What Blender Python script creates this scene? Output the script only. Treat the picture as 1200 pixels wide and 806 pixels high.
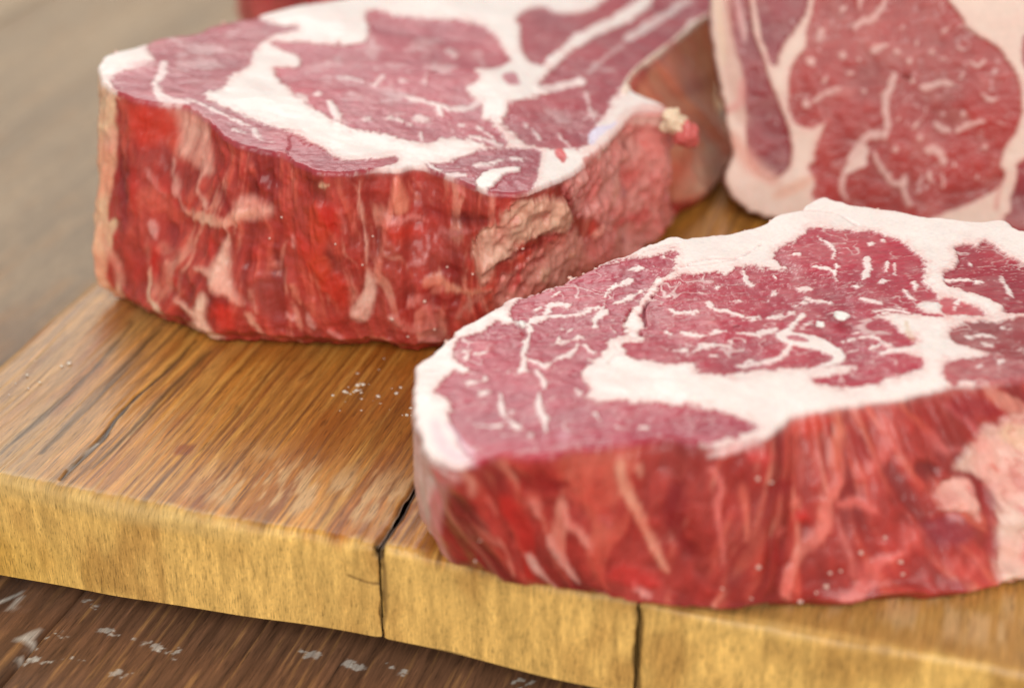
import bpy, math, random
import numpy as np

# ------------------------------------------------------------------ camera, light, exposure
sc = bpy.context.scene
for o in list(bpy.data.objects):
    bpy.data.objects.remove(o, do_unlink=True)
col = sc.collection

CAM_H, CAM_PITCH = .2735, 29.0
cam = bpy.data.cameras.new('camera'); cam_o = bpy.data.objects.new('camera', cam); col.objects.link(cam_o)
cam_o.location = (0, 0, CAM_H); cam_o.rotation_euler = (math.radians(90-CAM_PITCH), 0, 0)
cam.sensor_width = 36; cam.lens = 60.0
cam.clip_start = .01; cam.clip_end = 50
cam.dof.use_dof = True; cam.dof.focus_distance = .505; cam.dof.aperture_fstop = 5.6; cam.dof.aperture_blades = 0
sc.camera = cam_o

world = bpy.data.worlds.new('World'); sc.world = world; world.use_nodes = True
bg = world.node_tree.nodes['Background']
bg.inputs[0].default_value = (1.0, .985, .96, 1); bg.inputs[1].default_value = .36

def area(name, loc, target, size, power, color):
    l = bpy.data.lights.new(name, 'AREA'); l.shape = 'RECTANGLE'; l.size, l.size_y = size; l.energy = power; l.color = color
    o = bpy.data.objects.new(name, l); col.objects.link(o); o.location = loc
    d = np.array(target)-np.array(loc)
    import mathutils
    o.rotation_euler = mathutils.Vector(d).to_track_quat('-Z', 'Y').to_euler()
    return o
area('window_light', (-.45, 1.95, 1.25), (.0, .5, 0), (1.5, .9), 20, (1, .985, .96))
area('room_light', (.1, -.85, .95), (.0, .5, 0), (1.7, 1.1), 27, (1, .975, .94))

sc.view_settings.view_transform = 'Standard'; sc.view_settings.look = 'None'
sc.view_settings.exposure = 0; sc.view_settings.gamma = 1; sc.view_settings.use_curve_mapping = False
sc.cycles.use_denoising = True
sc.cycles.max_bounces = 6

# ------------------------------------------------------------------ helpers
MM = .001
def lin(c):
    c = np.asarray(c, float)/255.
    return np.where(c <= .04045, c/12.92, ((c+.055)/1.055)**2.4)

def noise3(x, y, z=0., seed=0):
    """smooth value noise in -1..1"""
    x = np.asarray(x, float); y = np.asarray(y, float)+0*x; z = np.asarray(z, float)+0*x
    xi, yi, zi = np.floor(x), np.floor(y), np.floor(z)
    fx, fy, fz = x-xi, y-yi, z-zi
    xi, yi, zi = xi.astype(np.int64), yi.astype(np.int64), zi.astype(np.int64)
    fx, fy, fz = [f*f*f*(f*(f*6-15)+10) for f in (fx, fy, fz)]
    def h(a, b, c):
        n = (a*374761393+b*668265263+c*2147483647+seed*1274126177) & 0xffffffff
        n = ((n ^ (n >> 13))*1274126177) & 0xffffffff
        n = ((n ^ (n >> 16))*2246822519) & 0xffffffff
        return ((n ^ (n >> 15)) & 0xffff)/32767.5-1
    def lerp(a, b, t): return a+(b-a)*t
    x0 = lerp(lerp(h(xi, yi, zi), h(xi+1, yi, zi), fx), lerp(h(xi, yi+1, zi), h(xi+1, yi+1, zi), fx), fy)
    if not np.any(fz): return x0
    x1 = lerp(lerp(h(xi, yi, zi+1), h(xi+1, yi, zi+1), fx), lerp(h(xi, yi+1, zi+1), h(xi+1, yi+1, zi+1), fx), fy)
    return lerp(x0, x1, fz)

def fbm(x, y, z=0., oct=4, seed=0):
    a, s, t = 1., 0., 0.
    for i in range(oct):
        s = s+a*noise3(x*2**i, y*2**i, z*2**i, seed+i*17); t += a; a *= .5
    return s/t*1.5

def sstep(a, b, x):
    t = np.clip((x-a)/(b-a), 0, 1); return t*t*(3-2*t)

def seg_dist(px, py, a, b):
    d = b-a; L2 = d@d+1e-9
    t = np.clip(((px-a[0])*d[0]+(py-a[1])*d[1])/L2, 0, 1)
    return np.hypot(px-a[0]-t*d[0], py-a[1]-t*d[1]), t

def smooth_line(P, n=4):
    P = np.asarray(P, float)
    if len(P) < 3: return P
    Q = np.vstack([2*P[0]-P[1], P, 2*P[-1]-P[-2]]); out = []
    t = np.linspace(0, 1, n, endpoint=False)[:, None]
    for i in range(1, len(Q)-2):
        a, b, c, d = Q[i-1], Q[i], Q[i+1], Q[i+2]
        out.append(.5*((2*b)+(c-a)*t+(2*a-5*b+4*c-d)*t*t+(3*b-a-3*c+d)*t**3))
    return np.vstack(out+[P[-1:]])

class Paint:
    """tissue map of one surface: colour, relief (mm), fat share and part of every vertex"""
    def __init__(s, u, v, k, base, wu, wv, ww=0., seed=0):
        s.grow = 0.; n = len(u); s.u, s.v, s.k = u, v*k, k
        s.col = np.tile(lin(base), (n, 1)); s.h = np.zeros(n); s.fat = np.zeros(n); s.part = np.zeros(n, int); s.names = ['']
        # uneven tissue borders
        s.n1 = fbm(wu/2.2, wv/2.2, ww/2.2, 3, seed+3); s.n2 = fbm(wu/.8, wv/.8, ww/.8, 2, seed+9)
        s.n3 = fbm(wu/7., wv/7., ww/7., 2, seed+21)
    def mask(s, op):
        kind, pts, w, c, soft, namp, alpha, dh, fat, part = op
        P = np.asarray(pts, float)*[1, s.k]
        pad = (max(w)/2 if w else 0)+soft+namp*2.5+3.
        lo, hi = P.min(0)-pad, P.max(0)+pad
        idx = np.nonzero((s.u > lo[0]) & (s.u < hi[0]) & (s.v > lo[1]) & (s.v < hi[1]))[0]
        if not len(idx): return idx, None
        x, y = s.u[idx], s.v[idx]
        wob = namp*(.6*s.n1[idx]+.45*s.n2[idx]+.5*s.n3[idx])
        if kind == 'P':
            Q = catmull(P, 3); d = np.full(len(idx), 1e9); ins = np.zeros(len(idx), bool)
            for i in range(len(Q)):
                a, b = Q[i-1], Q[i]
                dd, _ = seg_dist(x, y, a, b); d = np.minimum(d, dd)
                if a[1] != b[1]:
                    cr = ((a[1] > y) != (b[1] > y)) & (x < (b[0]-a[0])*(y-a[1])/(b[1]-a[1])+a[0]); ins ^= cr
            sd = np.where(ins, d, -d)+(s.grow if part and fat == 0 else 0)
        else:
            Q = smooth_line(P); d = np.full(len(idx), 1e9); m = len(Q)-1
            for i in range(m):
                dd, t = seg_dist(x, y, Q[i], Q[i+1])
                f = (i+t)/m
                ww = .5*(w[0]+(w[1]-w[0])*f)*(.55+.45*np.sqrt(np.clip(1-(2*f-1)**2, 0, 1)))
                d = np.minimum(d, dd-ww)
            sd = -d
        if kind == 'P' and fat == 0 and part:                          # fat stained pink along the lean
            halo = .38*sstep(-2.6, 0, sd+1.5*wob)*s.fat[idx]
            s.col[idx] += (lin((226, 158, 150))-s.col[idx])*halo[:, None]
        return idx, sstep(-soft*.5, soft*.5, sd+wob)*alpha*np.clip(1-.22*(s.n3[idx]+.5*s.n1[idx]+.2), .4, 1)**(1 if alpha < 1 else .35)
    def apply(s, ops):
        for op in ops:
            idx, m = s.mask(op)
            if m is None: continue
            s.col[idx] += (lin(op[3])-s.col[idx])*m[:, None]
            s.h[idx] += op[7]*m
            if op[8] is not None: s.fat[idx] += (op[8]-s.fat[idx])*m
            if op[9]:
                if op[9] not in s.names: s.names.append(op[9])
                s.part[idx[m > .5]] = s.names.index(op[9])

def empty(name, loc, label=None, cat=None, group=None):
    o = bpy.data.objects.new(name, None); col.objects.link(o); o.location = loc; o.empty_display_size = .02
    if label: o['label'] = label
    if cat: o['category'] = cat
    if group: o['group'] = group
    return o

def make_obj(name, me, parent=None, mat=None):
    o = bpy.data.objects.new(name, me); col.objects.link(o)
    if parent: o.parent = parent
    if mat and not me.materials: me.materials.append(mat)
    return o

def grid_faces(nr, nc, wrap):
    i = np.arange(nr-1)[:, None]; j = np.arange(nc if wrap else nc-1)[None, :]; j2 = (j+1) % nc
    return np.stack([i*nc+j, i*nc+j2, (i+1)*nc+j2, (i+1)*nc+j], -1).reshape(-1, 4)

def mesh_np(name, V, Fq, attrs=None, normals=None):
    """mesh from arrays; attrs: {name: (n,) or (n,3)}"""
    me = bpy.data.meshes.new(name)
    me.vertices.add(len(V)); me.vertices.foreach_set('co', np.ascontiguousarray(V, np.float32).ravel())
    nf = len(Fq); me.loops.add(nf*4); me.loops.foreach_set('vertex_index', Fq.ravel().astype(np.int32))
    me.polygons.add(nf); me.polygons.foreach_set('loop_start', np.arange(0, nf*4, 4, dtype=np.int32))
    me.polygons.foreach_set('use_smooth', np.ones(nf, bool))
    me.update(calc_edges=True)
    for k, a in (attrs or {}).items():
        if a.ndim == 1:
            t = me.attributes.new(k, 'FLOAT', 'POINT'); t.data.foreach_set('value', a.astype(np.float32))
        else:
            t = me.attributes.new(k, 'FLOAT_COLOR', 'POINT')
            t.data.foreach_set('color', np.c_[a, np.ones(len(a))].astype(np.float32).ravel())
    if normals is not None:
        me.normals_split_custom_set_from_vertices(normals.tolist())
    return me

def vert_normals(V, Fq):
    a, b, c, d = [V[Fq[:, i]] for i in range(4)]
    n = np.cross(c-a, d-b); N = np.zeros_like(V)
    for i in range(4):
        for k in range(3): N[:, k] += np.bincount(Fq[:, i], n[:, k], len(V))
    return N/(np.linalg.norm(N, axis=1, keepdims=True)+1e-12)

def split_parts(V, Fq, part, names, attrs, parent, mat):
    """one continuous skin cut into its parts, each a mesh of its own"""
    N = vert_normals(V, Fq)
    fp = np.sort(part[Fq], axis=1)[:, 2]
    for i, nm in enumerate(names):
        f = Fq[fp == i]
        if not len(f): continue
        u, inv = np.unique(f, return_inverse=True)
        me = mesh_np(nm, V[u], inv.reshape(-1, 4), {k: a[u] for k, a in attrs.items()}, N[u])
        make_obj(nm, me, parent, mat)

def blob(name, centre, rad, color, seed, parent, mat, fat=.5, rough=.25, attr='tissue', n=16):
    """a lumpy closed scrap; centre and radii in mm"""
    th = np.linspace(0, np.pi, n); ph = np.linspace(0, 2*np.pi, 2*n, endpoint=False)
    T_, P_ = [a.ravel() for a in np.meshgrid(th, ph, indexing='ij')]
    d = np.stack([np.sin(T_)*np.cos(P_), np.sin(T_)*np.sin(P_), np.cos(T_)], -1)
    k = 1+rough*fbm(d[:, 0]*1.7+seed, d[:, 1]*1.7, d[:, 2]*1.7+5, 3, seed)
    V = (np.asarray(centre)+d*np.asarray(rad)*k[:, None])*MM
    me = mesh_np(name, V, grid_faces(n, 2*n, True), {attr: np.tile(lin(color), (len(V), 1))*(1+.12*k-.12)[:, None], 'fat': np.full(len(V), fat)})
    return make_obj(name, me, parent, mat)

def crumb_mesh(name, items, color, seed, parent, mat):
    """many tiny flakes and grains joined: items = (x, y, z, size) in mm"""
    rnd = random.Random(seed); VV = []; FF = []; k = 0
    base = np.array([[1, 0, 0], [-1, 0, 0], [0, 1, 0], [0, -1, 0], [0, 0, 1], [0, 0, -1], [.6, .6, .55], [-.6, .6, .5], [.55, -.6, .6], [-.6, -.55, .6], [.6, .6, -.5], [-.6, .6, -.6], [.6, -.6, -.6], [-.6, -.6, -.5]])
    quads = np.array([[0, 6, 4, 8], [0, 12, 5, 10], [1, 9, 4, 7], [1, 11, 5, 13], [2, 7, 4, 6], [2, 10, 5, 11], [3, 8, 4, 9], [3, 13, 5, 12], [0, 10, 2, 6], [1, 7, 2, 11], [0, 8, 3, 12], [1, 13, 3, 9]])
    for x, y, z, s in items:
        b = base*np.array([[rnd.uniform(.75, 1.25) for _ in range(3)] for _ in range(14)])*np.array([rnd.uniform(.7, 1.3), rnd.uniform(.7, 1.3), rnd.uniform(.5, .9)])*s*.5
        a = rnd.uniform(0, 6.28); ca, sa = math.cos(a), math.sin(a)
        b = np.stack([b[:, 0]*ca-b[:, 1]*sa, b[:, 0]*sa+b[:, 1]*ca, b[:, 2]], -1)
        VV.append(b+[x, y, z]); FF.append(quads+k); k += 14
    V = np.vstack(VV)*MM
    me = mesh_np(name, V, np.vstack(FF), {'tissue': np.tile(lin(color), (len(V), 1)), 'fat': np.ones(len(V))})
    return make_obj(name, me, parent, mat)

def nodes_of(name):
    m = bpy.data.materials.new(name); m.use_nodes = True; nt = m.node_tree
    return m, nt, nt.nodes['Principled BSDF'], nt.links.new

def meat_material(name, rough=.36, coat=.2, sss=.22, grain=1.):
    m, nt, b, ln = nodes_of(name)
    at = nt.nodes.new('ShaderNodeAttribute'); at.attribute_name = 'tissue'
    fa = nt.nodes.new('ShaderNodeAttribute'); fa.attribute_name = 'fat'
    tc = nt.nodes.new('ShaderNodeTexCoord')
    n1 = nt.nodes.new('ShaderNodeTexNoise'); n1.inputs['Scale'].default_value = 900; n1.inputs['Detail'].default_value = 4
    ln(tc.outputs['Object'], n1.inputs['Vector'])
    mr = nt.nodes.new('ShaderNodeMapRange'); mr.inputs[1].default_value = .25; mr.inputs[2].default_value = .75; mr.inputs[3].default_value = .93; mr.inputs[4].default_value = 1.06
    ln(n1.outputs['Fac'], mr.inputs[0])
    mx = nt.nodes.new('ShaderNodeMix'); mx.data_type = 'RGBA'; mx.blend_type = 'MULTIPLY'; mx.inputs[0].default_value = 1
    ln(at.outputs['Color'], mx.inputs[6]); ln(mr.outputs[0], mx.inputs[7]); ln(mx.outputs[2], b.inputs['Base Color'])
    rr = nt.nodes.new('ShaderNodeMapRange'); rr.inputs[3].default_value = rough; rr.inputs[4].default_value = rough+.12
    ln(fa.outputs['Fac'], rr.inputs[0]); ln(rr.outputs[0], b.inputs['Roughness'])
    b.inputs['Subsurface Weight'].default_value = sss; b.inputs['Subsurface Radius'].default_value = (1, .35, .25); b.inputs['Subsurface Scale'].default_value = .0018
    b.inputs['Coat Weight'].default_value = coat; b.inputs['Specular IOR Level'].default_value = .32; b.inputs['Coat Roughness'].default_value = .11
    n2 = nt.nodes.new('ShaderNodeTexNoise'); n2.inputs['Scale'].default_value = 420; n2.inputs['Detail'].default_value = 6; n2.inputs['Roughness'].default_value = .62
    ln(tc.outputs['Object'], n2.inputs['Vector'])
    bp = nt.nodes.new('ShaderNodeBump'); bp.inputs['Distance'].default_value = .0009
    br = nt.nodes.new('ShaderNodeMapRange'); br.inputs[3].default_value = .16*grain; br.inputs[4].default_value = .05*grain
    ln(fa.outputs['Fac'], br.inputs[0]); ln(br.outputs[0], bp.inputs['Strength'])
    ln(n2.outputs['Fac'], bp.inputs['Height']); ln(bp.outputs[0], b.inputs['Normal']); ln(bp.outputs[0], b.inputs['Coat Normal'])
    return m

def attr_material(name, attr, rough, bump_scale, bump_dist, vec_scale=(1, 1, 1), rot=0, spec=.5, coat=0, con=.3):
    m, nt, b, ln = nodes_of(name)
    at = nt.nodes.new('ShaderNodeAttribute'); at.attribute_name = attr
    tc = nt.nodes.new('ShaderNodeTexCoord'); m0 = nt.nodes.new('ShaderNodeMapping'); m0.inputs['Rotation'].default_value = (0, 0, rot)
    mp = nt.nodes.new('ShaderNodeMapping'); mp.inputs['Scale'].default_value = vec_scale
    ln(tc.outputs['Object'], m0.inputs[0]); ln(m0.outputs[0], mp.inputs[0])
    n = nt.nodes.new('ShaderNodeTexNoise'); n.inputs['Scale'].default_value = bump_scale; n.inputs['Detail'].default_value = 6; n.inputs['Roughness'].default_value = .65
    ln(mp.outputs[0], n.inputs['Vector'])
    mr = nt.nodes.new('ShaderNodeMapRange'); mr.inputs[1].default_value = .25; mr.inputs[2].default_value = .75; mr.inputs[3].default_value = 1-con; mr.inputs[4].default_value = 1+con*.8
    ln(n.outputs['Fac'], mr.inputs[0])
    mx = nt.nodes.new('ShaderNodeMix'); mx.data_type = 'RGBA'; mx.blend_type = 'MULTIPLY'; mx.inputs[0].default_value = 1
    ln(at.outputs['Color'], mx.inputs[6]); ln(mr.outputs[0], mx.inputs[7])
    # fine open pores along the grain
    m2 = nt.nodes.new('ShaderNodeMapping'); m2.inputs['Scale'].default_value = (vec_scale[0]*3.2, vec_scale[1]*2.2, vec_scale[2]*3); ln(m0.outputs[0], m2.inputs[0])
    n3 = nt.nodes.new('ShaderNodeTexNoise'); n3.inputs['Scale'].default_value = bump_scale; n3.inputs['Detail'].default_value = 3; ln(m2.outputs[0], n3.inputs['Vector'])
    p3 = nt.nodes.new('ShaderNodeMapRange'); p3.inputs[1].default_value = .56; p3.inputs[2].default_value = .68; p3.inputs[3].default_value = 1; p3.inputs[4].default_value = .55
    ln(n3.outputs['Fac'], p3.inputs[0])
    q3 = nt.nodes.new('ShaderNodeMapRange'); q3.inputs[1].default_value = .30; q3.inputs[2].default_value = .42; q3.inputs[3].default_value = 1.35; q3.inputs[4].default_value = 1
    ln(n3.outputs['Fac'], q3.inputs[0])
    pm = nt.nodes.new('ShaderNodeMath'); pm.operation = 'MULTIPLY'; ln(p3.outputs[0], pm.inputs[0]); ln(q3.outputs[0], pm.inputs[1])
    my = nt.nodes.new('ShaderNodeMix'); my.data_type = 'RGBA'; my.blend_type = 'MULTIPLY'; my.inputs[0].default_value = 1
    ln(mx.outputs[2], my.inputs[6]); ln(pm.outputs[0], my.inputs[7]); ln(my.outputs[2], b.inputs['Base Color'])
    b.inputs['Roughness'].default_value = rough; b.inputs['Specular IOR Level'].default_value = spec
    if coat: b.inputs['Coat Weight'].default_value = coat; b.inputs['Specular IOR Level'].default_value = .32; b.inputs['Coat Roughness'].default_value = .35
    bp = nt.nodes.new('ShaderNodeBump'); bp.inputs['Strength'].default_value = .7; bp.inputs['Distance'].default_value = bump_dist
    ln(n.outputs['Fac'], bp.inputs['Height']); ln(bp.outputs[0], b.inputs['Normal'])
    return m

# ---- shared maths (pasted into scene.py) ----
def catmull(pts, n=12):
    P = np.asarray(pts, float); m = len(P); out = []
    t = np.linspace(0, 1, n, endpoint=False)[:, None]
    for i in range(m):
        a, b, c, d = P[i-1], P[i], P[(i+1) % m], P[(i+2) % m]
        out.append(.5*((2*b)+(c-a)*t+(2*a-5*b+4*c-d)*t*t+(3*b-a-3*c+d)*t**3))
    return np.concatenate(out)

def polar(pts, theta):
    theta = theta % (2*np.pi)
    Q = catmull(pts); th = np.arctan2(Q[:, 1], Q[:, 0]) % (2*np.pi); r = np.hypot(Q[:, 0], Q[:, 1])
    o = np.argsort(th); th, r = th[o], r[o]
    return np.interp(theta, np.r_[th-2*np.pi, th, th+2*np.pi], np.r_[r, r, r])

def outline_columns(top, bot, step):
    """angles spaced evenly along the rim, with top and bottom radii and rim arc length (mm)"""
    th = np.linspace(0, 2*np.pi, 6000, endpoint=False) + np.pi/2
    r = polar(top, th); x, y = r*np.cos(th), r*np.sin(th)
    ds = np.hypot(np.diff(np.r_[x, x[0]]), np.diff(np.r_[y, y[0]]))
    s = np.r_[0, np.cumsum(ds)]; L = s[-1]; n = int(L/step)
    si = np.arange(n)*L/n
    ti = np.interp(si, s, np.r_[th, 2.5*np.pi])
    return ti, polar(top, ti), polar(bot, ti), si

# ------------------------------------------------------------------ measured shapes (mm)
# op: kind, points, width, sRGB colour, edge softness, edge unevenness, strength, relief, fat share, part
STEAK_C = dict(
  centre=[0.062,0.415],
  plane=[0.05,0,0],
  top=[[-87.3,-39.7],[-87.5,-31.0],[-87.4,-24.3],[-84.9,-19.8],[-82.2,-15.1],[-78.9,-8.9],[-76.1,-3.1],[-71.0,3.4],[-66.8,9.5],[-62.7,16.2],[-59.1,17.3],[-54.7,20.5],[-48.4,24.8],[-42.0,31.4],[-35.1,37.0],[-29.0,41.6],[-22.2,48.6],[-13.3,56.4],[-10.0,55.8],[-5.4,57.6],[2.1,59.4],[10.3,62.5],[16.6,66.3],[22.1,72.0],[29.3,75.2],[31.8,79.1],[37.4,83.7],[41.0,81.0],[47.2,77.8],[56.2,75.2],[59.8,73.2],[66.9,68.8],[70.9,68.8],[76.9,66.3],[83.3,65.0],[90.7,66.3],[93.1,60.1],[99.1,55.2],[108.3,42.2],[112.7,20.0],[109.4,-5.5],[98.5,-22.1],[85.2,-28.8],[71.1,-31.5],[60.5,-34.1],[55.3,-34.5],[50.7,-35.4],[44.1,-38.4],[35.9,-41.4],[28.1,-42.7],[20.5,-44.8],[14.8,-46.9],[9.1,-48.9],[5.4,-53.0],[1.1,-57.8],[-3.3,-59.4],[-7.6,-60.2],[-13.0,-62.1],[-24.2,-58.6],[-32.3,-60.9],[-40.1,-62.9],[-47.5,-64.0],[-51.7,-66.4],[-57.9,-67.5],[-65.1,-67.1],[-70.2,-70.5],[-74.9,-72.0],[-79.5,-69.0],[-82.7,-66.0],[-85.1,-58.2],[-86.6,-50.1]],
  bot=[[105.9,0.0],[107.6,11.3],[107.6,22.9],[105.6,34.3],[101.1,45.0],[93.5,54.0],[86.9,63.1],[70.9,63.8],[60.3,67.0],[52.0,71.5],[42.9,74.2],[35.2,79.1],[22.1,68.0],[12.6,59.4],[5.9,55.9],[0.0,53.9],[-5.5,52.4],[-11.0,51.9],[-15.7,48.5],[-19.8,44.4],[-23.4,40.5],[-26.8,36.9],[-30.7,34.1],[-34.6,31.2],[-38.5,28.0],[-42.1,24.3],[-46.6,20.7],[-52.4,17.0],[-59.6,12.7],[-63.3,6.7],[-68.7,0.0],[-73.6,-7.7],[-78.9,-16.8],[-82.9,-26.9],[-79.8,-37.9],[-74.0,-47.2],[-66.5,-49.8],[-58.9,-53.9],[-46.9,-57.2],[-33.1,-61.8],[-22.2,-63.6],[-11.1,-64.7],[0.1,-64.7],[12.7,-64.3],[25.9,-64.0],[39.4,-62.5],[52.1,-60.0],[62.4,-56.8],[72.7,-53.1],[87.5,-48.7],[101.8,-39.1],[101.9,-10.7]],
  ops=[
   ('P',[[-12.5,45.1],[-17.4,43.9],[-23.3,41.0],[-29.2,38.2],[-33.1,36.2],[-37.6,33.4],[-42.1,30.2],[-46.6,25.6],[-51.6,21.6],[-55.9,18.2],[-59.6,14.7],[-61.7,10.5],[-62.3,5.6],[-61.1,1.6],[-63.2,-0.4],[-65.5,-0.0],[-66.7,-0.0],[-68.5,-2.5],[-69.6,-5.5],[-71.9,-7.4],[-74.2,-7.7],[-76.7,-10.6],[-77.5,-13.9],[-76.5,-18.0],[-75.6,-22.3],[-73.9,-25.2],[-73.7,-28.3],[-75.1,-29.4],[-76.8,-27.9],[-79.2,-31.0],[-80.5,-34.9],[-80.9,-38.1],[-79.9,-41.8],[-77.8,-43.9],[-77.1,-46.9],[-78.2,-49.6],[-76.9,-53.2],[-75.6,-57.7],[-74.2,-63.1],[-72.3,-67.9],[-69.7,-71.6],[-65.1,-71.6],[-57.9,-72.1],[-51.8,-71.6],[-47.6,-68.8],[-40.3,-66.9],[-32.5,-65.0],[-24.5,-63.1],[-21.2,-60.2],[-15.0,-61.1],[-8.5,-59.2],[-2.8,-55.7],[-1.3,-54.0],[-5.4,-50.7],[-9.9,-47.8],[-16.1,-45.3],[-23.1,-44.6],[-29.1,-45.0],[-32.8,-45.0],[-34.4,-43.9],[-39.3,-44.5],[-42.8,-43.4],[-44.0,-41.6],[-42.9,-38.6],[-42.9,-33.2],[-44.0,-26.8],[-41.1,-21.5],[-42.0,-19.2],[-39.8,-18.0],[-36.7,-12.7],[-35.3,-8.0],[-32.6,-5.8],[-34.9,-6.1],[-32.3,-5.5],[-30.7,-1.2],[-31.4,0.6],[-30.4,5.6],[-28.3,11.4],[-25.6,16.0],[-23.0,22.6],[-19.4,29.5],[-17.2,30.9],[-14.8,36.5]],None,(172,50,70),0.8,1.0,1,-0.25,0,'cap_muscle'),
   ('P',[[-31.6,-9.2],[-26.7,-8.9],[-25.8,-5.5],[-26.8,-4.1],[-25.3,3.1],[-24.8,9.5],[-23.3,14.7],[-19.6,22.6],[-17.5,26.0],[-13.5,29.5],[-8.4,31.6],[-3.9,32.5],[1.7,32.3],[3.8,34.2],[3.8,34.4],[8.3,35.3],[13.3,35.1],[18.2,34.5],[19.7,36.2],[17.9,38.6],[16.8,42.2],[18.0,46.6],[21.0,49.5],[24.9,54.0],[29.8,60.8],[34.0,62.4],[39.0,60.8],[46.0,60.1],[49.8,59.3],[53.0,55.5],[56.7,51.3],[56.8,51.7],[58.7,45.1],[59.9,39.3],[59.6,35.1],[57.6,29.5],[56.3,26.0],[57.4,22.6],[58.8,19.3],[58.6,14.9],[56.6,13.0],[53.6,12.1],[51.5,10.5],[54.8,6.3],[58.6,4.4],[54.4,4.4],[45.2,6.0],[40.3,5.4],[38.2,3.6],[41.9,0.9],[43.5,-2.9],[45.0,-6.8],[46.3,-11.3],[47.0,-9.8],[46.1,-12.7],[39.4,-15.1],[43.2,-18.8],[45.8,-21.5],[45.3,-26.6],[40.6,-28.8],[35.2,-30.7],[33.1,-33.2],[27.2,-35.0],[21.6,-35.6],[18.6,-34.0],[17.0,-31.7],[20.4,-29.4],[25.7,-27.7],[29.1,-24.3],[26.0,-23.0],[19.1,-23.9],[12.4,-23.5],[6.6,-24.4],[0.8,-26.1],[-5.0,-28.0],[-8.9,-27.6],[-13.5,-25.6],[-14.0,-22.2],[-21.3,-21.5],[-25.7,-19.8],[-30.1,-18.6],[-31.6,-13.9]],None,(172,50,68),0.8,1.0,1,-0.25,0,'eye_muscle'),
   ('P',[[71.8,48.0],[76.1,48.8],[78.0,45.8],[80.2,51.0],[82.3,50.2],[83.6,45.1],[86.1,40.0],[89.2,37.2],[94.5,33.7],[106.2,30.9],[109.9,22.6],[99.9,9.5],[87.2,6.9],[78.0,6.1],[75.8,6.3],[76.6,10.5],[74.2,14.7],[70.9,18.6],[66.8,22.0],[63.5,24.0],[64.9,31.6],[67.9,35.1],[70.4,40.8]],None,(158,42,58),0.8,0.8,1,-0.5,0,'rib_muscle'),
   ('P',[[59.5,14.0],[63.3,14.7],[66.3,12.1],[69.0,8.2],[69.0,5.6],[63.0,5.6],[59.3,4.9],[58.5,8.2]],None,(190,85,92),0.8,0.6,1,-0.3,0,'rib_muscle'),
   ('P',[[58.1,-5.5],[60.7,-1.9],[65.3,0.4],[72.4,0.4],[80.2,3.1],[92.1,3.1],[100.5,-8.0],[89.2,-26.6],[79.1,-22.6],[71.4,-19.8],[66.4,-16.9],[62.0,-13.9],[57.9,-11.6]],None,(150,58,62),0.8,0.9,1,-0.3,0,'lower_muscle'),
   ('P',[[51.0,-27.1],[55.0,-22.1],[60.2,-21.5],[66.5,-18.8],[73.9,-20.9],[84.3,-24.3],[86.6,-35.4],[74.4,-39.7],[60.2,-35.4],[55.9,-32.7],[51.1,-34.3]],None,(170,62,70),1.0,1.0,0.9,0,0,'lower_muscle'),
   ('P',[[19.2,6.9],[16.0,1.9],[13.2,-1.9],[10.5,-4.3],[11.1,-8.6],[12.5,-10.4],[16.8,-12.7],[20.6,-14.5],[24.1,-17.4],[22.6,-19.8],[19.4,-22.1],[20.2,-23.9],[25.0,-22.1],[27.3,-18.6],[27.0,-13.9],[24.7,-10.4],[21.8,-6.8],[19.6,-5.5],[16.3,-4.3],[14.7,-3.1],[16.4,0.6],[19.6,5.6]],None,(245,230,222),0.8,0.5,1,0.25,1,None),
   ('P',[[13.0,-7.0],[14.9,-5.8],[17.1,-7.0],[18.5,-8.9],[16.7,-9.4],[14.0,-8.6]],None,(185,84,98),0.8,0.3,1,0,0,None),
   ('P',[[52.4,11.8],[56.9,13.4],[59.1,11.8],[57.5,7.6],[54.6,7.9]],None,(245,230,222),0.8,0.5,1,0,1,None),
   ('L',[[-61.1,1.2],[-57.9,0.6],[-56.4,2.5],[-53.1,5.6],[-51.2,11.4],[-49.3,13.1],[-45.7,13.1]],[1.64,1.12],(243,222,215),0.7,0.75,1,0.15,1,None),
   ('L',[[-53.1,5.6],[-47.7,6.9],[-42.9,8.2],[-39.1,11.4],[-35.5,12.7]],[0.75,0.51],(243,222,215),0.7,0.75,1,0.15,1,None),
   ('L',[[-35.5,12.7],[-30.5,15.3],[-27.3,18.0],[-24.6,21.3]],[1.06,0.72],(243,222,215),0.7,0.75,1,0.15,1,None),
   ('L',[[-35.8,12.7],[-35.2,18.6],[-33.5,22.6],[-29.9,25.4],[-27.3,27.4]],[1.84,1.25],(243,222,215),0.7,0.75,1,0.15,1,None),
   ('L',[[-35.0,10.1],[-36.9,7.6],[-38.8,4.4],[-39.3,0.6]],[1.64,1.11],(243,222,215),0.7,0.75,1,0.15,1,None),
   ('L',[[-57.0,0.6],[-57.3,-5.5],[-58.3,-11.6],[-59.1,-17.4],[-58.9,-24.3],[-59.8,-27.7]],[2.01,1.36],(243,222,215),0.7,0.75,1,0.15,1,None),
   ('L',[[-58.6,-20.3],[-55.2,-21.5],[-53.3,-23.2],[-50.1,-19.8],[-46.6,-16.3],[-44.7,-12.7],[-44.3,-8.6]],[1.0,0.68],(243,222,215),0.7,0.75,1,0.15,1,None),
   ('L',[[-49.3,-9.2],[-46.3,-8.0],[-43.3,-5.5]],[0.87,0.59],(243,222,215),0.7,0.75,1,0.15,1,None),
   ('L',[[-47.1,-3.7],[-45.5,-1.2]],[0.73,0.5],(243,222,215),0.7,0.75,1,0.15,1,None),
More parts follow.
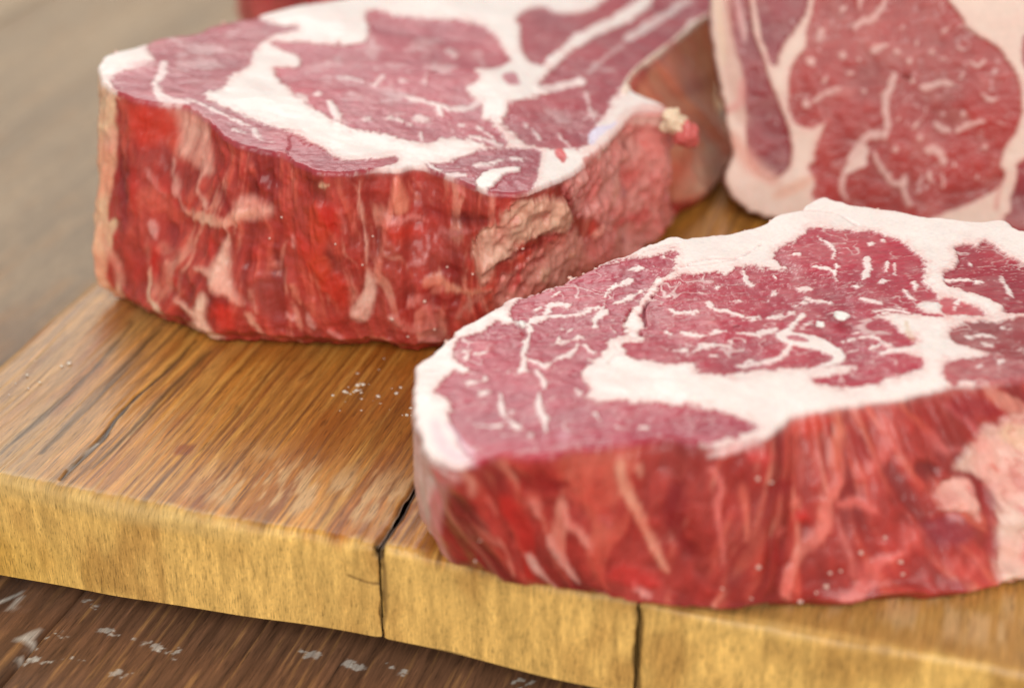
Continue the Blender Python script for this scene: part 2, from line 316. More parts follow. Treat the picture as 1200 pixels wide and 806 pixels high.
   ('L',[[-26.9,34.4],[-23.1,34.8]],[1.41,0.96],(243,222,215),0.7,0.75,1,0.15,1,None),
   ('L',[[-16.9,42.2],[-16.2,42.5]],[1.43,0.97],(243,222,215),0.7,0.75,1,0.15,1,None),
   ('L',[[-50.4,18.0],[-48.2,20.6]],[0.61,0.41],(243,222,215),0.7,0.75,1,0.15,1,None),
   ('L',[[-55.4,9.5],[-53.9,11.4]],[0.45,0.31],(243,222,215),0.7,0.75,1,0.15,1,None),
   ('L',[[-42.4,-10.4],[-41.3,-13.3],[-39.7,-15.1]],[0.5,0.34],(243,222,215),0.7,0.75,1,0.15,1,None),
   ('L',[[-34.9,0.6],[-33.5,-1.9]],[0.59,0.4],(243,222,215),0.7,0.75,1,0.15,1,None),
   ('L',[[-58.3,-11.6],[-58.9,-19.8],[-59.2,-26.6]],[1.42,0.97],(243,222,215),0.7,0.75,1,0.15,1,None),
   ('L',[[-65.0,-38.6],[-64.7,-46.0],[-63.6,-51.2],[-60.9,-54.2],[-57.8,-57.7],[-57.0,-58.7]],[1.47,1.0],(243,222,215),0.7,0.75,1,0.15,1,None),
   ('L',[[-55.1,-37.6],[-55.0,-46.0],[-54.0,-51.2],[-53.6,-56.7]],[1.48,1.0],(243,222,215),0.7,0.75,1,0.15,1,None),
   ('L',[[-72.6,-54.2],[-68.9,-54.7],[-65.2,-54.2],[-63.6,-52.2]],[0.93,0.63],(243,222,215),0.7,0.75,1,0.15,1,None),
   ('L',[[-73.6,-34.3],[-70.3,-33.2],[-68.6,-32.1]],[1.11,0.75],(243,222,215),0.7,0.75,1,0.15,1,None),
   ('L',[[-70.2,-39.2],[-67.5,-38.6]],[0.96,0.65],(243,222,215),0.7,0.75,1,0.15,1,None),
   ('L',[[-69.0,-28.8],[-69.2,-32.1]],[0.83,0.57],(243,222,215),0.7,0.75,1,0.15,1,None),
   ('L',[[-74.9,-15.7],[-73.9,-18.6],[-74.2,-20.3]],[1.0,0.68],(243,222,215),0.7,0.75,1,0.15,1,None),
   ('L',[[-71.7,-18.0],[-68.3,-16.9]],[0.57,0.39],(243,222,215),0.7,0.75,1,0.15,1,None),
   ('L',[[-55.3,-26.6],[-53.2,-34.3]],[0.49,0.33],(243,222,215),0.7,0.75,1,0.15,1,None),
   ('L',[[-54.0,-34.9],[-53.2,-35.2]],[1.1,0.75],(243,222,215),0.7,0.75,1,0.15,1,None),
   ('L',[[-41.1,-48.1],[-39.7,-52.2],[-37.6,-53.7],[-34.5,-55.2]],[0.8,0.54],(243,222,215),0.7,0.75,1,0.15,1,None),
   ('L',[[-30.2,-54.2],[-28.1,-54.7]],[0.79,0.54],(243,222,215),0.7,0.75,1,0.15,1,None),
   ('L',[[-45.5,-36.5],[-44.5,-39.7]],[0.96,0.65],(243,222,215),0.7,0.75,1,0.15,1,None),
   ('L',[[-50.5,-39.7],[-52.8,-43.9]],[0.48,0.32],(243,222,215),0.7,0.75,1,0.15,1,None),
   ('L',[[-49.1,-3.1],[-47.9,-0.6]],[0.44,0.3],(243,222,215),0.7,0.75,1,0.15,1,None),
   ('L',[[-39.5,3.1],[-38.4,0.6]],[0.59,0.4],(243,222,215),0.7,0.75,1,0.15,1,None),
   ('L',[[-49.8,-9.2],[-48.6,-4.3]],[0.51,0.35],(243,222,215),0.7,0.75,1,0.15,1,None),
   ('L',[[-17.6,10.1],[-15.3,8.2],[-9.9,8.8]],[1.05,0.71],(243,222,215),0.7,0.75,1,0.15,1,None),
   ('L',[[-8.8,20.6],[-5.5,20.2]],[1.07,0.73],(243,222,215),0.7,0.75,1,0.15,1,None),
   ('L',[[-6.3,14.7],[-5.7,11.4]],[1.36,0.92],(243,222,215),0.7,0.75,1,0.15,1,None),
   ('L',[[-4.7,9.5],[-1.5,8.8],[1.2,6.3],[3.4,5.0],[7.1,5.6]],[1.34,0.91],(243,222,215),0.7,0.75,1,0.15,1,None),
   ('L',[[0.8,3.1],[5.6,3.7]],[0.89,0.6],(243,222,215),0.7,0.75,1,0.15,1,None),
   ('L',[[-0.2,15.3],[2.9,15.6]],[0.76,0.52],(243,222,215),0.7,0.75,1,0.15,1,None),
   ('L',[[-18.2,17.3],[-16.9,18.0]],[0.61,0.41],(243,222,215),0.7,0.75,1,0.15,1,None),
   ('L',[[-15.4,-3.1],[-13.0,-4.9],[-11.3,-5.8],[-8.4,-5.5],[-5.2,-3.7],[-2.8,-3.1]],[1.02,0.7],(243,222,215),0.7,0.75,1,0.15,1,None),
   ('L',[[-19.8,-2.5],[-18.1,-3.7]],[0.59,0.4],(243,222,215),0.7,0.75,1,0.15,1,None),
   ('L',[[-13.3,-15.1],[-10.7,-12.2],[-7.7,-10.4],[-4.3,-11.0],[-2.7,-12.2]],[1.58,1.08],(243,222,215),0.7,0.75,1,0.15,1,None),
   ('L',[[-18.4,-13.9],[-14.6,-13.7]],[1.15,0.78],(243,222,215),0.7,0.75,1,0.15,1,None),
   ('L',[[-2.9,-8.6],[-1.8,-9.8]],[0.87,0.59],(243,222,215),0.7,0.75,1,0.15,1,None),
   ('L',[[-0.1,-4.3],[4.5,-4.9],[8.3,-3.1],[10.8,-1.9]],[1.02,0.7],(243,222,215),0.7,0.75,1,0.15,1,None),
   ('L',[[-9.6,-18.0],[-7.2,-16.9]],[0.71,0.48],(243,222,215),0.7,0.75,1,0.15,1,None),
   ('L',[[-0.4,-22.1],[1.3,-19.8],[1.8,-22.1],[-2.9,-23.8]],[0.99,0.67],(243,222,215),0.7,0.75,1,0.15,1,None),
   ('L',[[4.2,-16.9],[5.0,-15.1]],[0.57,0.39],(243,222,215),0.7,0.75,1,0.15,1,None),
   ('L',[[6.2,33.7],[6.2,28.1],[7.7,25.4]],[0.78,0.53],(243,222,215),0.7,0.75,1,0.15,1,None),
   ('L',[[-2.2,25.4],[-3.1,22.6]],[0.62,0.42],(243,222,215),0.7,0.75,1,0.15,1,None),
   ('L',[[14.7,31.6],[15.0,28.8]],[0.62,0.42],(243,222,215),0.7,0.75,1,0.15,1,None),
   ('L',[[14.1,22.6],[12.5,19.3]],[0.61,0.42],(243,222,215),0.7,0.75,1,0.15,1,None),
   ('L',[[20.9,22.6],[24.0,22.9]],[1.07,0.73],(243,222,215),0.7,0.75,1,0.15,1,None),
   ('L',[[26.7,36.5],[30.4,35.8],[32.5,33.7],[32.4,29.5],[33.7,26.0],[35.2,24.0]],[1.4,0.95],(243,222,215),0.7,0.75,1,0.15,1,None),
   ('L',[[34.2,37.9],[33.1,33.7]],[1.1,0.75],(243,222,215),0.7,0.75,1,0.15,1,None),
   ('L',[[44.0,41.5],[42.2,33.7],[40.1,28.8]],[2.04,1.39],(243,222,215),0.7,0.75,1,0.15,1,None),
   ('L',[[36.0,24.7],[38.3,24.0]],[1.08,0.73],(243,222,215),0.7,0.75,1,0.15,1,None),
   ('L',[[45.1,27.4],[48.3,27.7]],[1.24,0.84],(243,222,215),0.7,0.75,1,0.15,1,None),
   ('L',[[50.7,21.3],[51.1,17.3],[52.4,14.7]],[1.83,1.24],(243,222,215),0.7,0.75,1,0.15,1,None),
   ('L',[[54.6,26.7],[53.8,21.3]],[1.08,0.73],(243,222,215),0.7,0.75,1,0.15,1,None),
   ('L',[[21.9,17.3],[24.1,16.0],[28.7,14.0]],[0.76,0.52],(243,222,215),0.7,0.75,1,0.15,1,None),
   ('L',[[18.2,12.7],[21.6,15.3]],[0.6,0.41],(243,222,215),0.7,0.75,1,0.15,1,None),
   ('L',[[37.5,16.0],[39.6,14.0],[42.3,12.7]],[0.91,0.62],(243,222,215),0.7,0.75,1,0.15,1,None),
   ('L',[[26.4,7.6],[31.3,8.2]],[0.9,0.61],(243,222,215),0.7,0.75,1,0.15,1,None),
   ('L',[[38.8,6.9],[43.9,8.2],[48.4,6.9],[52.3,5.6]],[1.04,0.71],(243,222,215),0.7,0.75,1,0.15,1,None),
   ('L',[[45.6,10.8],[47.1,9.5],[49.2,8.2]],[0.6,0.41],(243,222,215),0.7,0.75,1,0.15,1,None),
   ('L',[[17.0,8.2],[14.3,6.3],[10.6,5.6],[7.2,6.9]],[0.6,0.41],(243,222,215),0.7,0.75,1,0.15,1,None),
   ('L',[[27.8,-9.2],[30.9,-8.0],[35.0,-7.4],[37.1,-8.6],[38.9,-11.6]],[0.94,0.64],(243,222,215),0.7,0.75,1,0.15,1,None),
   ('L',[[34.0,-3.7],[31.4,-4.9]],[0.73,0.5],(243,222,215),0.7,0.75,1,0.15,1,None),
   ('L',[[34.4,-13.9],[36.9,-12.7],[40.4,-12.7]],[1.15,0.78],(243,222,215),0.7,0.75,1,0.15,1,None),
   ('L',[[35.9,-18.0],[39.7,-16.3],[45.5,-15.7],[47.8,-15.7]],[1.43,0.97],(243,222,215),0.7,0.75,1,0.15,1,None),
   ('L',[[27.9,-15.1],[31.0,-13.9]],[0.57,0.39],(243,222,215),0.7,0.75,1,0.15,1,None),
   ('L',[[18.0,-0.6],[21.5,2.5]],[0.59,0.4],(243,222,215),0.7,0.75,1,0.15,1,None),
   ('L',[[13.7,-10.4],[11.1,-16.3],[6.0,-20.9],[3.0,-22.1]],[1.0,0.68],(243,222,215),0.7,0.75,1,0.15,1,None),
   ('L',[[21.5,44.4],[24.2,45.1]],[0.96,0.65],(243,222,215),0.7,0.75,1,0.15,1,None),
   ('L',[[31.8,57.0],[34.9,48.0],[33.6,42.2]],[0.64,0.44],(243,222,215),0.7,0.75,1,0.15,1,None),
   ('L',[[50.6,54.7],[51.4,54.0]],[0.81,0.55],(243,222,215),0.7,0.75,1,0.15,1,None),
   ('L',[[46.0,51.0],[47.3,52.5]],[1.13,0.77],(243,222,215),0.7,0.75,1,0.15,1,None),
   ('L',[[49.3,39.3],[47.9,33.7]],[0.55,0.37],(243,222,215),0.7,0.75,1,0.15,1,None),
   ('L',[[51.2,37.9],[50.1,30.9]],[0.47,0.32],(243,222,215),0.7,0.75,1,0.15,1,None),
   ('L',[[60.0,27.4],[64.5,28.1],[69.4,28.1],[74.0,26.7]],[1.08,0.74],(243,222,215),0.7,0.75,1,0.15,1,None),
   ('L',[[80.9,29.5],[80.7,21.3],[80.9,17.3]],[1.07,0.73],(243,222,215),0.7,0.75,1,0.15,1,None),
   ('L',[[73.0,40.8],[73.9,36.5]],[0.63,0.43],(243,222,215),0.7,0.75,1,0.15,1,None),
   ('L',[[72.0,27.4],[73.0,26.0]],[0.77,0.53],(243,222,215),0.7,0.75,1,0.15,1,None),
   ('L',[[65.1,14.7],[61.8,8.2]],[0.53,0.36],(243,222,215),0.7,0.75,1,0.15,1,None),
   ('L',[[62.2,-8.0],[66.3,-5.5],[69.3,-7.4]],[0.51,0.35],(243,222,215),0.7,0.75,1,0.15,1,None),
   ('L',[[65.0,-11.0],[68.0,-12.7]],[0.5,0.34],(243,222,215),0.7,0.75,1,0.15,1,None),
   ('L',[[73.0,-1.9],[75.7,-3.1]],[0.44,0.3],(243,222,215),0.7,0.75,1,0.15,1,None),
   ('L',[[66.5,-23.2],[68.0,-22.1]],[0.85,0.58],(243,222,215),0.7,0.75,1,0.15,1,None),
   ('L',[[60.2,-26.0],[62.3,-24.3]],[0.7,0.48],(243,222,215),0.7,0.75,1,0.15,1,None),
   ('L',[[-81.1,-54.2],[-79.2,-62.1],[-75.9,-67.9],[-71.2,-70.7]],[3.12,3.12],(222,170,182),3,0.35,0.6,0,None,None),
   ('L',[[-78.4,-54.2],[-75.9,-58.2],[-74.0,-63.1],[-71.3,-66.9]],[1.36,1.36],(228,190,200),1,0.35,0.8,0,None,None),
   ('L',[[-50.4,-58.2],[-48.3,-58.2]],[2.1,2.1],(205,140,155),2,0.35,0.5,0,None,None),
   ('L',[[47.1,0.6],[46.2,-5.5],[46.9,-9.2]],[1.4,1.4],(214,180,140),1.2,0.35,0.6,0,None,None),
   ('L',[[-19.3,22.6],[-21.8,18.0],[-24.4,12.1],[-25.0,6.9],[-25.1,0.6],[-27.0,-4.6]],[0.3,0.3],(120,60,70),0.3,0.35,0.75,-0.7,None,None),
   ('L',[[-28.3,10.8],[-30.4,4.4],[-30.9,0.6]],[0.54,0.54],(150,40,45),0.6,0.35,0.9,-0.7,None,None),
   ('L',[[-26.5,40.8],[-18.4,48.0],[-11.6,51.7]],[0.32,0.32],(232,196,190),0.8,0.35,0.7,-0.3,None,None),
   ('L',[[-11.7,36.5],[-4.0,37.9],[5.9,41.5]],[0.32,0.32],(232,196,190),0.8,0.35,0.7,-0.3,None,None),
   ('L',[[-13.1,35.1],[-5.0,40.8],[5.3,42.2],[13.5,51.0]],[0.32,0.32],(232,196,190),0.8,0.35,0.7,-0.3,None,None),
   ('L',[[29.2,74.2],[39.6,72.6],[44.9,64.7]],[0.27,0.27],(232,196,190),0.8,0.35,0.7,-0.3,None,None),
   ('L',[[-34.3,-10.4],[-33.7,-15.1],[-36.6,-22.1]],[0.23,0.23],(232,196,190),0.8,0.35,0.7,-0.3,None,None),
   ('L',[[-85.0,-26.6],[-81.0,-26.8]],[0.22,0.22],(232,196,190),0.8,0.35,0.7,-0.3,None,None),
  ],
  sops=[
   ('P',[[155.8,47.9],[159.1,45.8],[177.1,50.0],[178.1,46.6],[171.1,39.8],[161.1,23.7],[156.1,12.7],[157.1,5.1],[159.1,0.0],[156.2,-4.1],[143.0,-5.8],[125.1,-3.8],[125.1,9.5],[123.0,22.6],[137.6,48.7]],None,(226,140,134),3.4,0.5,1,0,1,'fat_rim'),
   ('P',[[110.0,70.8],[153.1,70.8],[152.7,47.5],[164.1,44.1],[143.0,4.9],[121.2,-0.9],[85.1,17.1]],None,(236,190,178),3.4,0.5,1,0,1,'fat_rim'),
   ('L',[[147.9,37.1],[169.1,48.3],[173.1,47.5],[177.1,46.6]],[3.04,1.67],(240,205,198),2.0,0.8,0.9,0.35,0.7,None),
   ('L',[[179.1,49.2],[180.1,44.9],[179.1,40.7]],[1.79,0.99],(225,140,120),2.0,0.8,0.9,0.35,0.7,None),
   ('L',[[183.1,39.0],[184.2,33.1]],[1.52,0.84],(215,110,95),2.0,0.8,0.9,0.35,0.7,None),
   ('L',[[182.1,24.6],[182.1,17.8],[181.1,10.2]],[1.73,0.95],(225,135,115),2.0,0.8,0.9,0.35,0.7,None),
   ('L',[[189.2,35.6],[192.2,26.3],[192.2,16.9],[191.2,7.6]],[7.05,3.89],(195,45,38),3.0,0.8,0.85,0.4,0,None),
   ('L',[[196.2,36.4],[197.2,33.1],[198.2,30.5]],[3.22,1.78],(220,130,115),2.0,0.8,0.9,0.35,0.7,None),
   ('L',[[200.2,24.6],[203.2,18.6],[207.2,11.9],[209.2,8.5]],[3.94,2.17],(225,150,135),2.0,0.8,0.9,0.35,0.7,None),
   ('L',[[193.2,16.9],[195.2,11.0],[197.2,5.1],[199.2,0.8]],[3.51,1.94],(235,170,155),2.0,0.8,0.9,0.35,0.7,None),
   ('L',[[204.2,34.7],[207.2,28.8],[211.2,25.4],[214.2,21.2],[214.2,18.6]],[3.11,1.72],(225,130,115),2.0,0.8,0.9,0.35,0.7,None),
   ('L',[[215.2,19.5],[217.2,11.9],[219.2,7.6]],[2.37,1.31],(205,80,65),3.0,0.8,0.85,0.4,0,None),
   ('L',[[215.2,3.4],[220.2,3.4]],[3.67,2.03],(225,150,145),2.0,0.8,0.9,0.35,0.7,None),
   ('L',[[228.2,10.2],[232.2,5.9]],[2.38,1.31],(225,140,130),2.0,0.8,0.9,0.35,0.7,None),
   ('L',[[221.2,45.8],[222.2,39.8],[225.2,34.7],[228.2,28.8],[230.2,24.6],[232.2,20.3],[235.2,14.4]],[3.56,1.97],(225,140,115),2.0,0.8,0.9,0.35,0.7,None),
   ('L',[[226.2,44.9],[227.2,41.5]],[2.29,1.27],(220,130,110),2.0,0.8,0.9,0.35,0.7,None),
   ('L',[[172.1,1.7],[183.1,0.8]],[1.78,0.98],(225,120,110),2.0,0.8,0.9,0.35,0.7,None),
   ('L',[[174.1,37.3],[175.1,33.1],[179.1,28.0]],[6.9,3.81],(122,30,30),3.0,0.8,0.85,-0.5,0,None),
   ('L',[[195.2,42.4],[206.2,40.7]],[6.83,3.77],(140,30,30),3.0,0.8,0.85,-0.5,0,None),
   ('L',[[217.2,30.5],[219.2,28.0]],[2.32,1.28],(200,90,85),3.0,0.8,0.85,0.4,0,None),
   ('L',[[222.2,13.6],[233.2,10.5]],[7.1,3.92],(195,50,45),3.0,0.8,0.85,0.4,0,None),
   ('L',[[167.1,16.1],[170.1,10.2]],[4.8,2.65],(150,40,38),3.0,0.8,0.85,0.4,0,None),
   ('L',[[244.2,44.1],[247.2,39.0],[246.2,35.6],[247.2,28.8],[248.2,23.7],[249.2,18.6]],[2.16,1.19],(220,110,100),2.0,0.8,0.9,0.35,0.7,None),
   ('L',[[252.2,39.0],[253.2,33.9],[254.2,28.0],[254.2,24.6]],[2.32,1.28],(215,105,85),2.0,0.8,0.9,0.35,0.7,None),
   ('L',[[253.2,46.6],[261.2,44.9]],[3.83,2.11],(205,80,75),3.0,0.8,0.85,0.4,0,None),
   ('L',[[282.2,45.8],[280.2,40.7],[279.2,34.7],[276.2,28.8],[275.5,22.9],[270.2,17.8],[268.2,12.7],[266.2,6.8]],[3.47,1.91],(220,115,100),2.0,0.8,0.9,0.35,0.7,None),
   ('L',[[269.2,31.4],[269.2,29.7]],[3.13,1.73],(215,110,95),2.0,0.8,0.9,0.35,0.7,None),
   ('L',[[264.2,24.6],[264.2,23.7]],[3.45,1.9],(210,95,88),3.0,0.8,0.85,0.4,0,None),
   ('L',[[271.2,42.4],[271.2,33.9]],[1.09,0.6],(200,90,80),3.0,0.8,0.85,0.4,0,None),
   ('L',[[236.2,38.1],[236.4,28.4],[241.2,20.3]],[6.2,3.42],(135,32,34),3.0,0.8,0.85,-0.5,0,None),
   ('L',[[259.2,37.3],[268.2,35.6]],[4.66,2.57],(140,30,30),3.0,0.8,0.85,-0.5,0,None),
   ('L',[[267.2,13.6],[266.2,8.5],[267.2,4.2]],[3.64,2.01],(220,120,105),2.0,0.8,0.9,0.35,0.7,None),
   ('L',[[277.2,4.2],[280.2,5.9],[283.2,9.3],[284.6,13.1],[290.2,15.3]],[3.66,2.02],(220,112,102),2.0,0.8,0.9,0.35,0.7,None),
   ('L',[[278.2,25.4],[279.2,19.5],[280.2,15.3],[280.2,11.0]],[0.79,0.44],(210,110,100),2.0,0.8,0.9,0.35,0.7,None),
   ('L',[[279.2,28.8],[283.2,28.8],[286.2,26.3]],[3.47,1.92],(215,100,90),2.0,0.8,0.9,0.35,0.7,None),
   ('L',[[270.2,26.3],[271.2,28.0]],[5.5,3.03],(195,50,45),3.0,0.8,0.85,0.4,0,None),
   ('L',[[260.2,22.9],[264.2,16.9]],[4.7,2.6],(150,40,42),3.0,0.8,0.85,0.4,0,None),
   ('L',[[283.2,49.2],[281.2,44.1],[279.2,38.1]],[1.88,1.04],(205,95,70),3.0,0.8,0.85,0.4,0,None),
   ('L',[[294.2,46.6],[294.2,41.5],[290.2,38.1],[285.2,34.7]],[4.42,2.44],(205,90,80),3.0,0.8,0.85,0.4,0,None),
   ('L',[[305.2,40.7],[306.2,37.3],[310.3,36.4]],[2.39,1.32],(205,100,95),3.0,0.8,0.85,0.4,0,None),
   ('L',[[272.2,48.3],[280.2,48.3]],[4.68,2.58],(198,52,36),3.0,0.8,0.85,0.4,0,None),
   ('L',[[299.2,33.9],[303.2,33.1]],[4.77,2.63],(85,20,22),3.0,0.8,0.85,-1.6,0,None),
   ('L',[[312.3,46.6],[315.3,42.4],[316.3,39.8]],[1.92,1.06],(205,95,95),3.0,0.8,0.85,0.4,0,None),
   ('L',[[314.3,46.1],[325.3,44.1]],[7.21,3.98],(150,35,38),3.0,0.8,0.85,0.4,0,None),
   ('L',[[309.7,51.9],[316.3,52.2]],[5.59,3.08],(198,55,45),3.0,0.8,0.85,0.4,0,None),
   ('L',[[284.2,42.4],[286.2,39.0]],[6.29,3.47],(150,36,34),3.0,0.8,0.85,0.4,0,None),
   ('L',[[300.2,11.9],[298.2,9.3]],[2.88,1.59],(205,95,85),3.0,0.8,0.85,0.4,0,None),
   ('L',[[304.2,11.0],[300.6,7.8]],[1.93,1.06],(210,100,90),3.0,0.8,0.85,0.4,0,None),
   ('L',[[297.5,19.7],[304.2,17.8]],[9.59,5.29],(142,50,58),3.0,0.8,0.85,-0.5,0,None),
   ('L',[[294.2,19.5],[291.2,16.9]],[3.98,2.19],(205,85,75),3.0,0.8,0.85,0.4,0,None),
   ('L',[[298.5,7.1],[299.2,3.4]],[4.81,2.65],(150,40,44),3.0,0.8,0.85,0.4,0,None),
   ('P',[[243.2,48.3],[247.2,50.0],[250.8,50.7],[256.4,51.7],[259.2,50.0],[255.2,49.2],[251.2,47.5],[245.2,47.5]],None,(230,190,184),2.5,0.5,1,0.5,1,None),
   ('P',[[308.3,34.7],[315.3,38.1],[325.3,41.5],[332.3,43.2],[352.3,44.9],[389.2,26.7],[356.5,-1.0],[329.3,0.8],[313.3,1.7],[310.3,0.0],[305.2,0.8],[307.3,8.5],[310.3,18.6],[312.3,25.4],[311.3,29.7],[306.8,31.9]],None,(224,172,156),2.04,1.0,1,0.8,1,'bone'),
   ('P',[[300.2,28.0],[304.2,30.5],[309.3,29.7],[308.3,24.6],[307.3,19.5],[305.2,22.9],[299.9,24.1],[300.2,25.4]],None,(226,152,138),1.7,0.5,1,0.6,1,'bone'),
   ('L',[[323.3,37.3],[329.3,37.3]],[6.12,6.12],(230,188,155),2,1.0,0.75,0.2,0.6,None),
   ('L',[[315.3,31.4],[316.8,29.5]],[2.22,2.22],(205,100,80),2,1.0,0.75,0.2,0.6,None),
   ('L',[[324.3,49.2],[327.3,46.6],[332.3,44.1]],[4.43,4.43],(215,145,125),2,1.0,0.75,0.2,0.6,None),
   ('L',[[308.3,4.2],[311.3,0.8]],[3.35,3.35],(237,188,168),2,1.0,0.75,0.2,0.6,None),
   ('L',[[313.3,11.9],[314.3,6.8]],[3.36,3.36],(212,120,116),2,1.0,0.75,0.2,0.6,None),
   ('L',[[315.3,21.2],[317.3,18.6]],[1.67,1.67],(205,95,95),2,1.0,0.75,0.2,0.6,None),
   ('L',[[311.3,27.1],[309.3,16.9],[307.3,11.0]],[1.67,1.67],(160,50,50),2,1.0,0.75,-0.8,0.6,None),
   ('L',[[301.2,22.9],[303.2,21.2]],[1.65,1.65],(215,155,158),2,1.0,0.75,0.2,0.6,None),
  ],
  L=568.4635608946197,
  crumbs=[[256.2,40.7,1.5],[260.2,39.0,1.3],[257.2,16.9,1.5],[276.2,11.9,1.2],[275.2,8.5,1.5],[273.2,6.8,1.1],[278.2,12.7,1.0],[270.2,4.2,1.4],[282.2,16.9,1.5],[289.2,13.6,1.4],[289.2,10.2,1.1],[287.2,19.5,1.2],[256.2,7.6,0.9],[249.2,11.0,0.8],[175.1,22.9,0.8],[168.1,11.0,0.9]],
  lift=[[281.4,0.8],[292.9,0.0]],
)
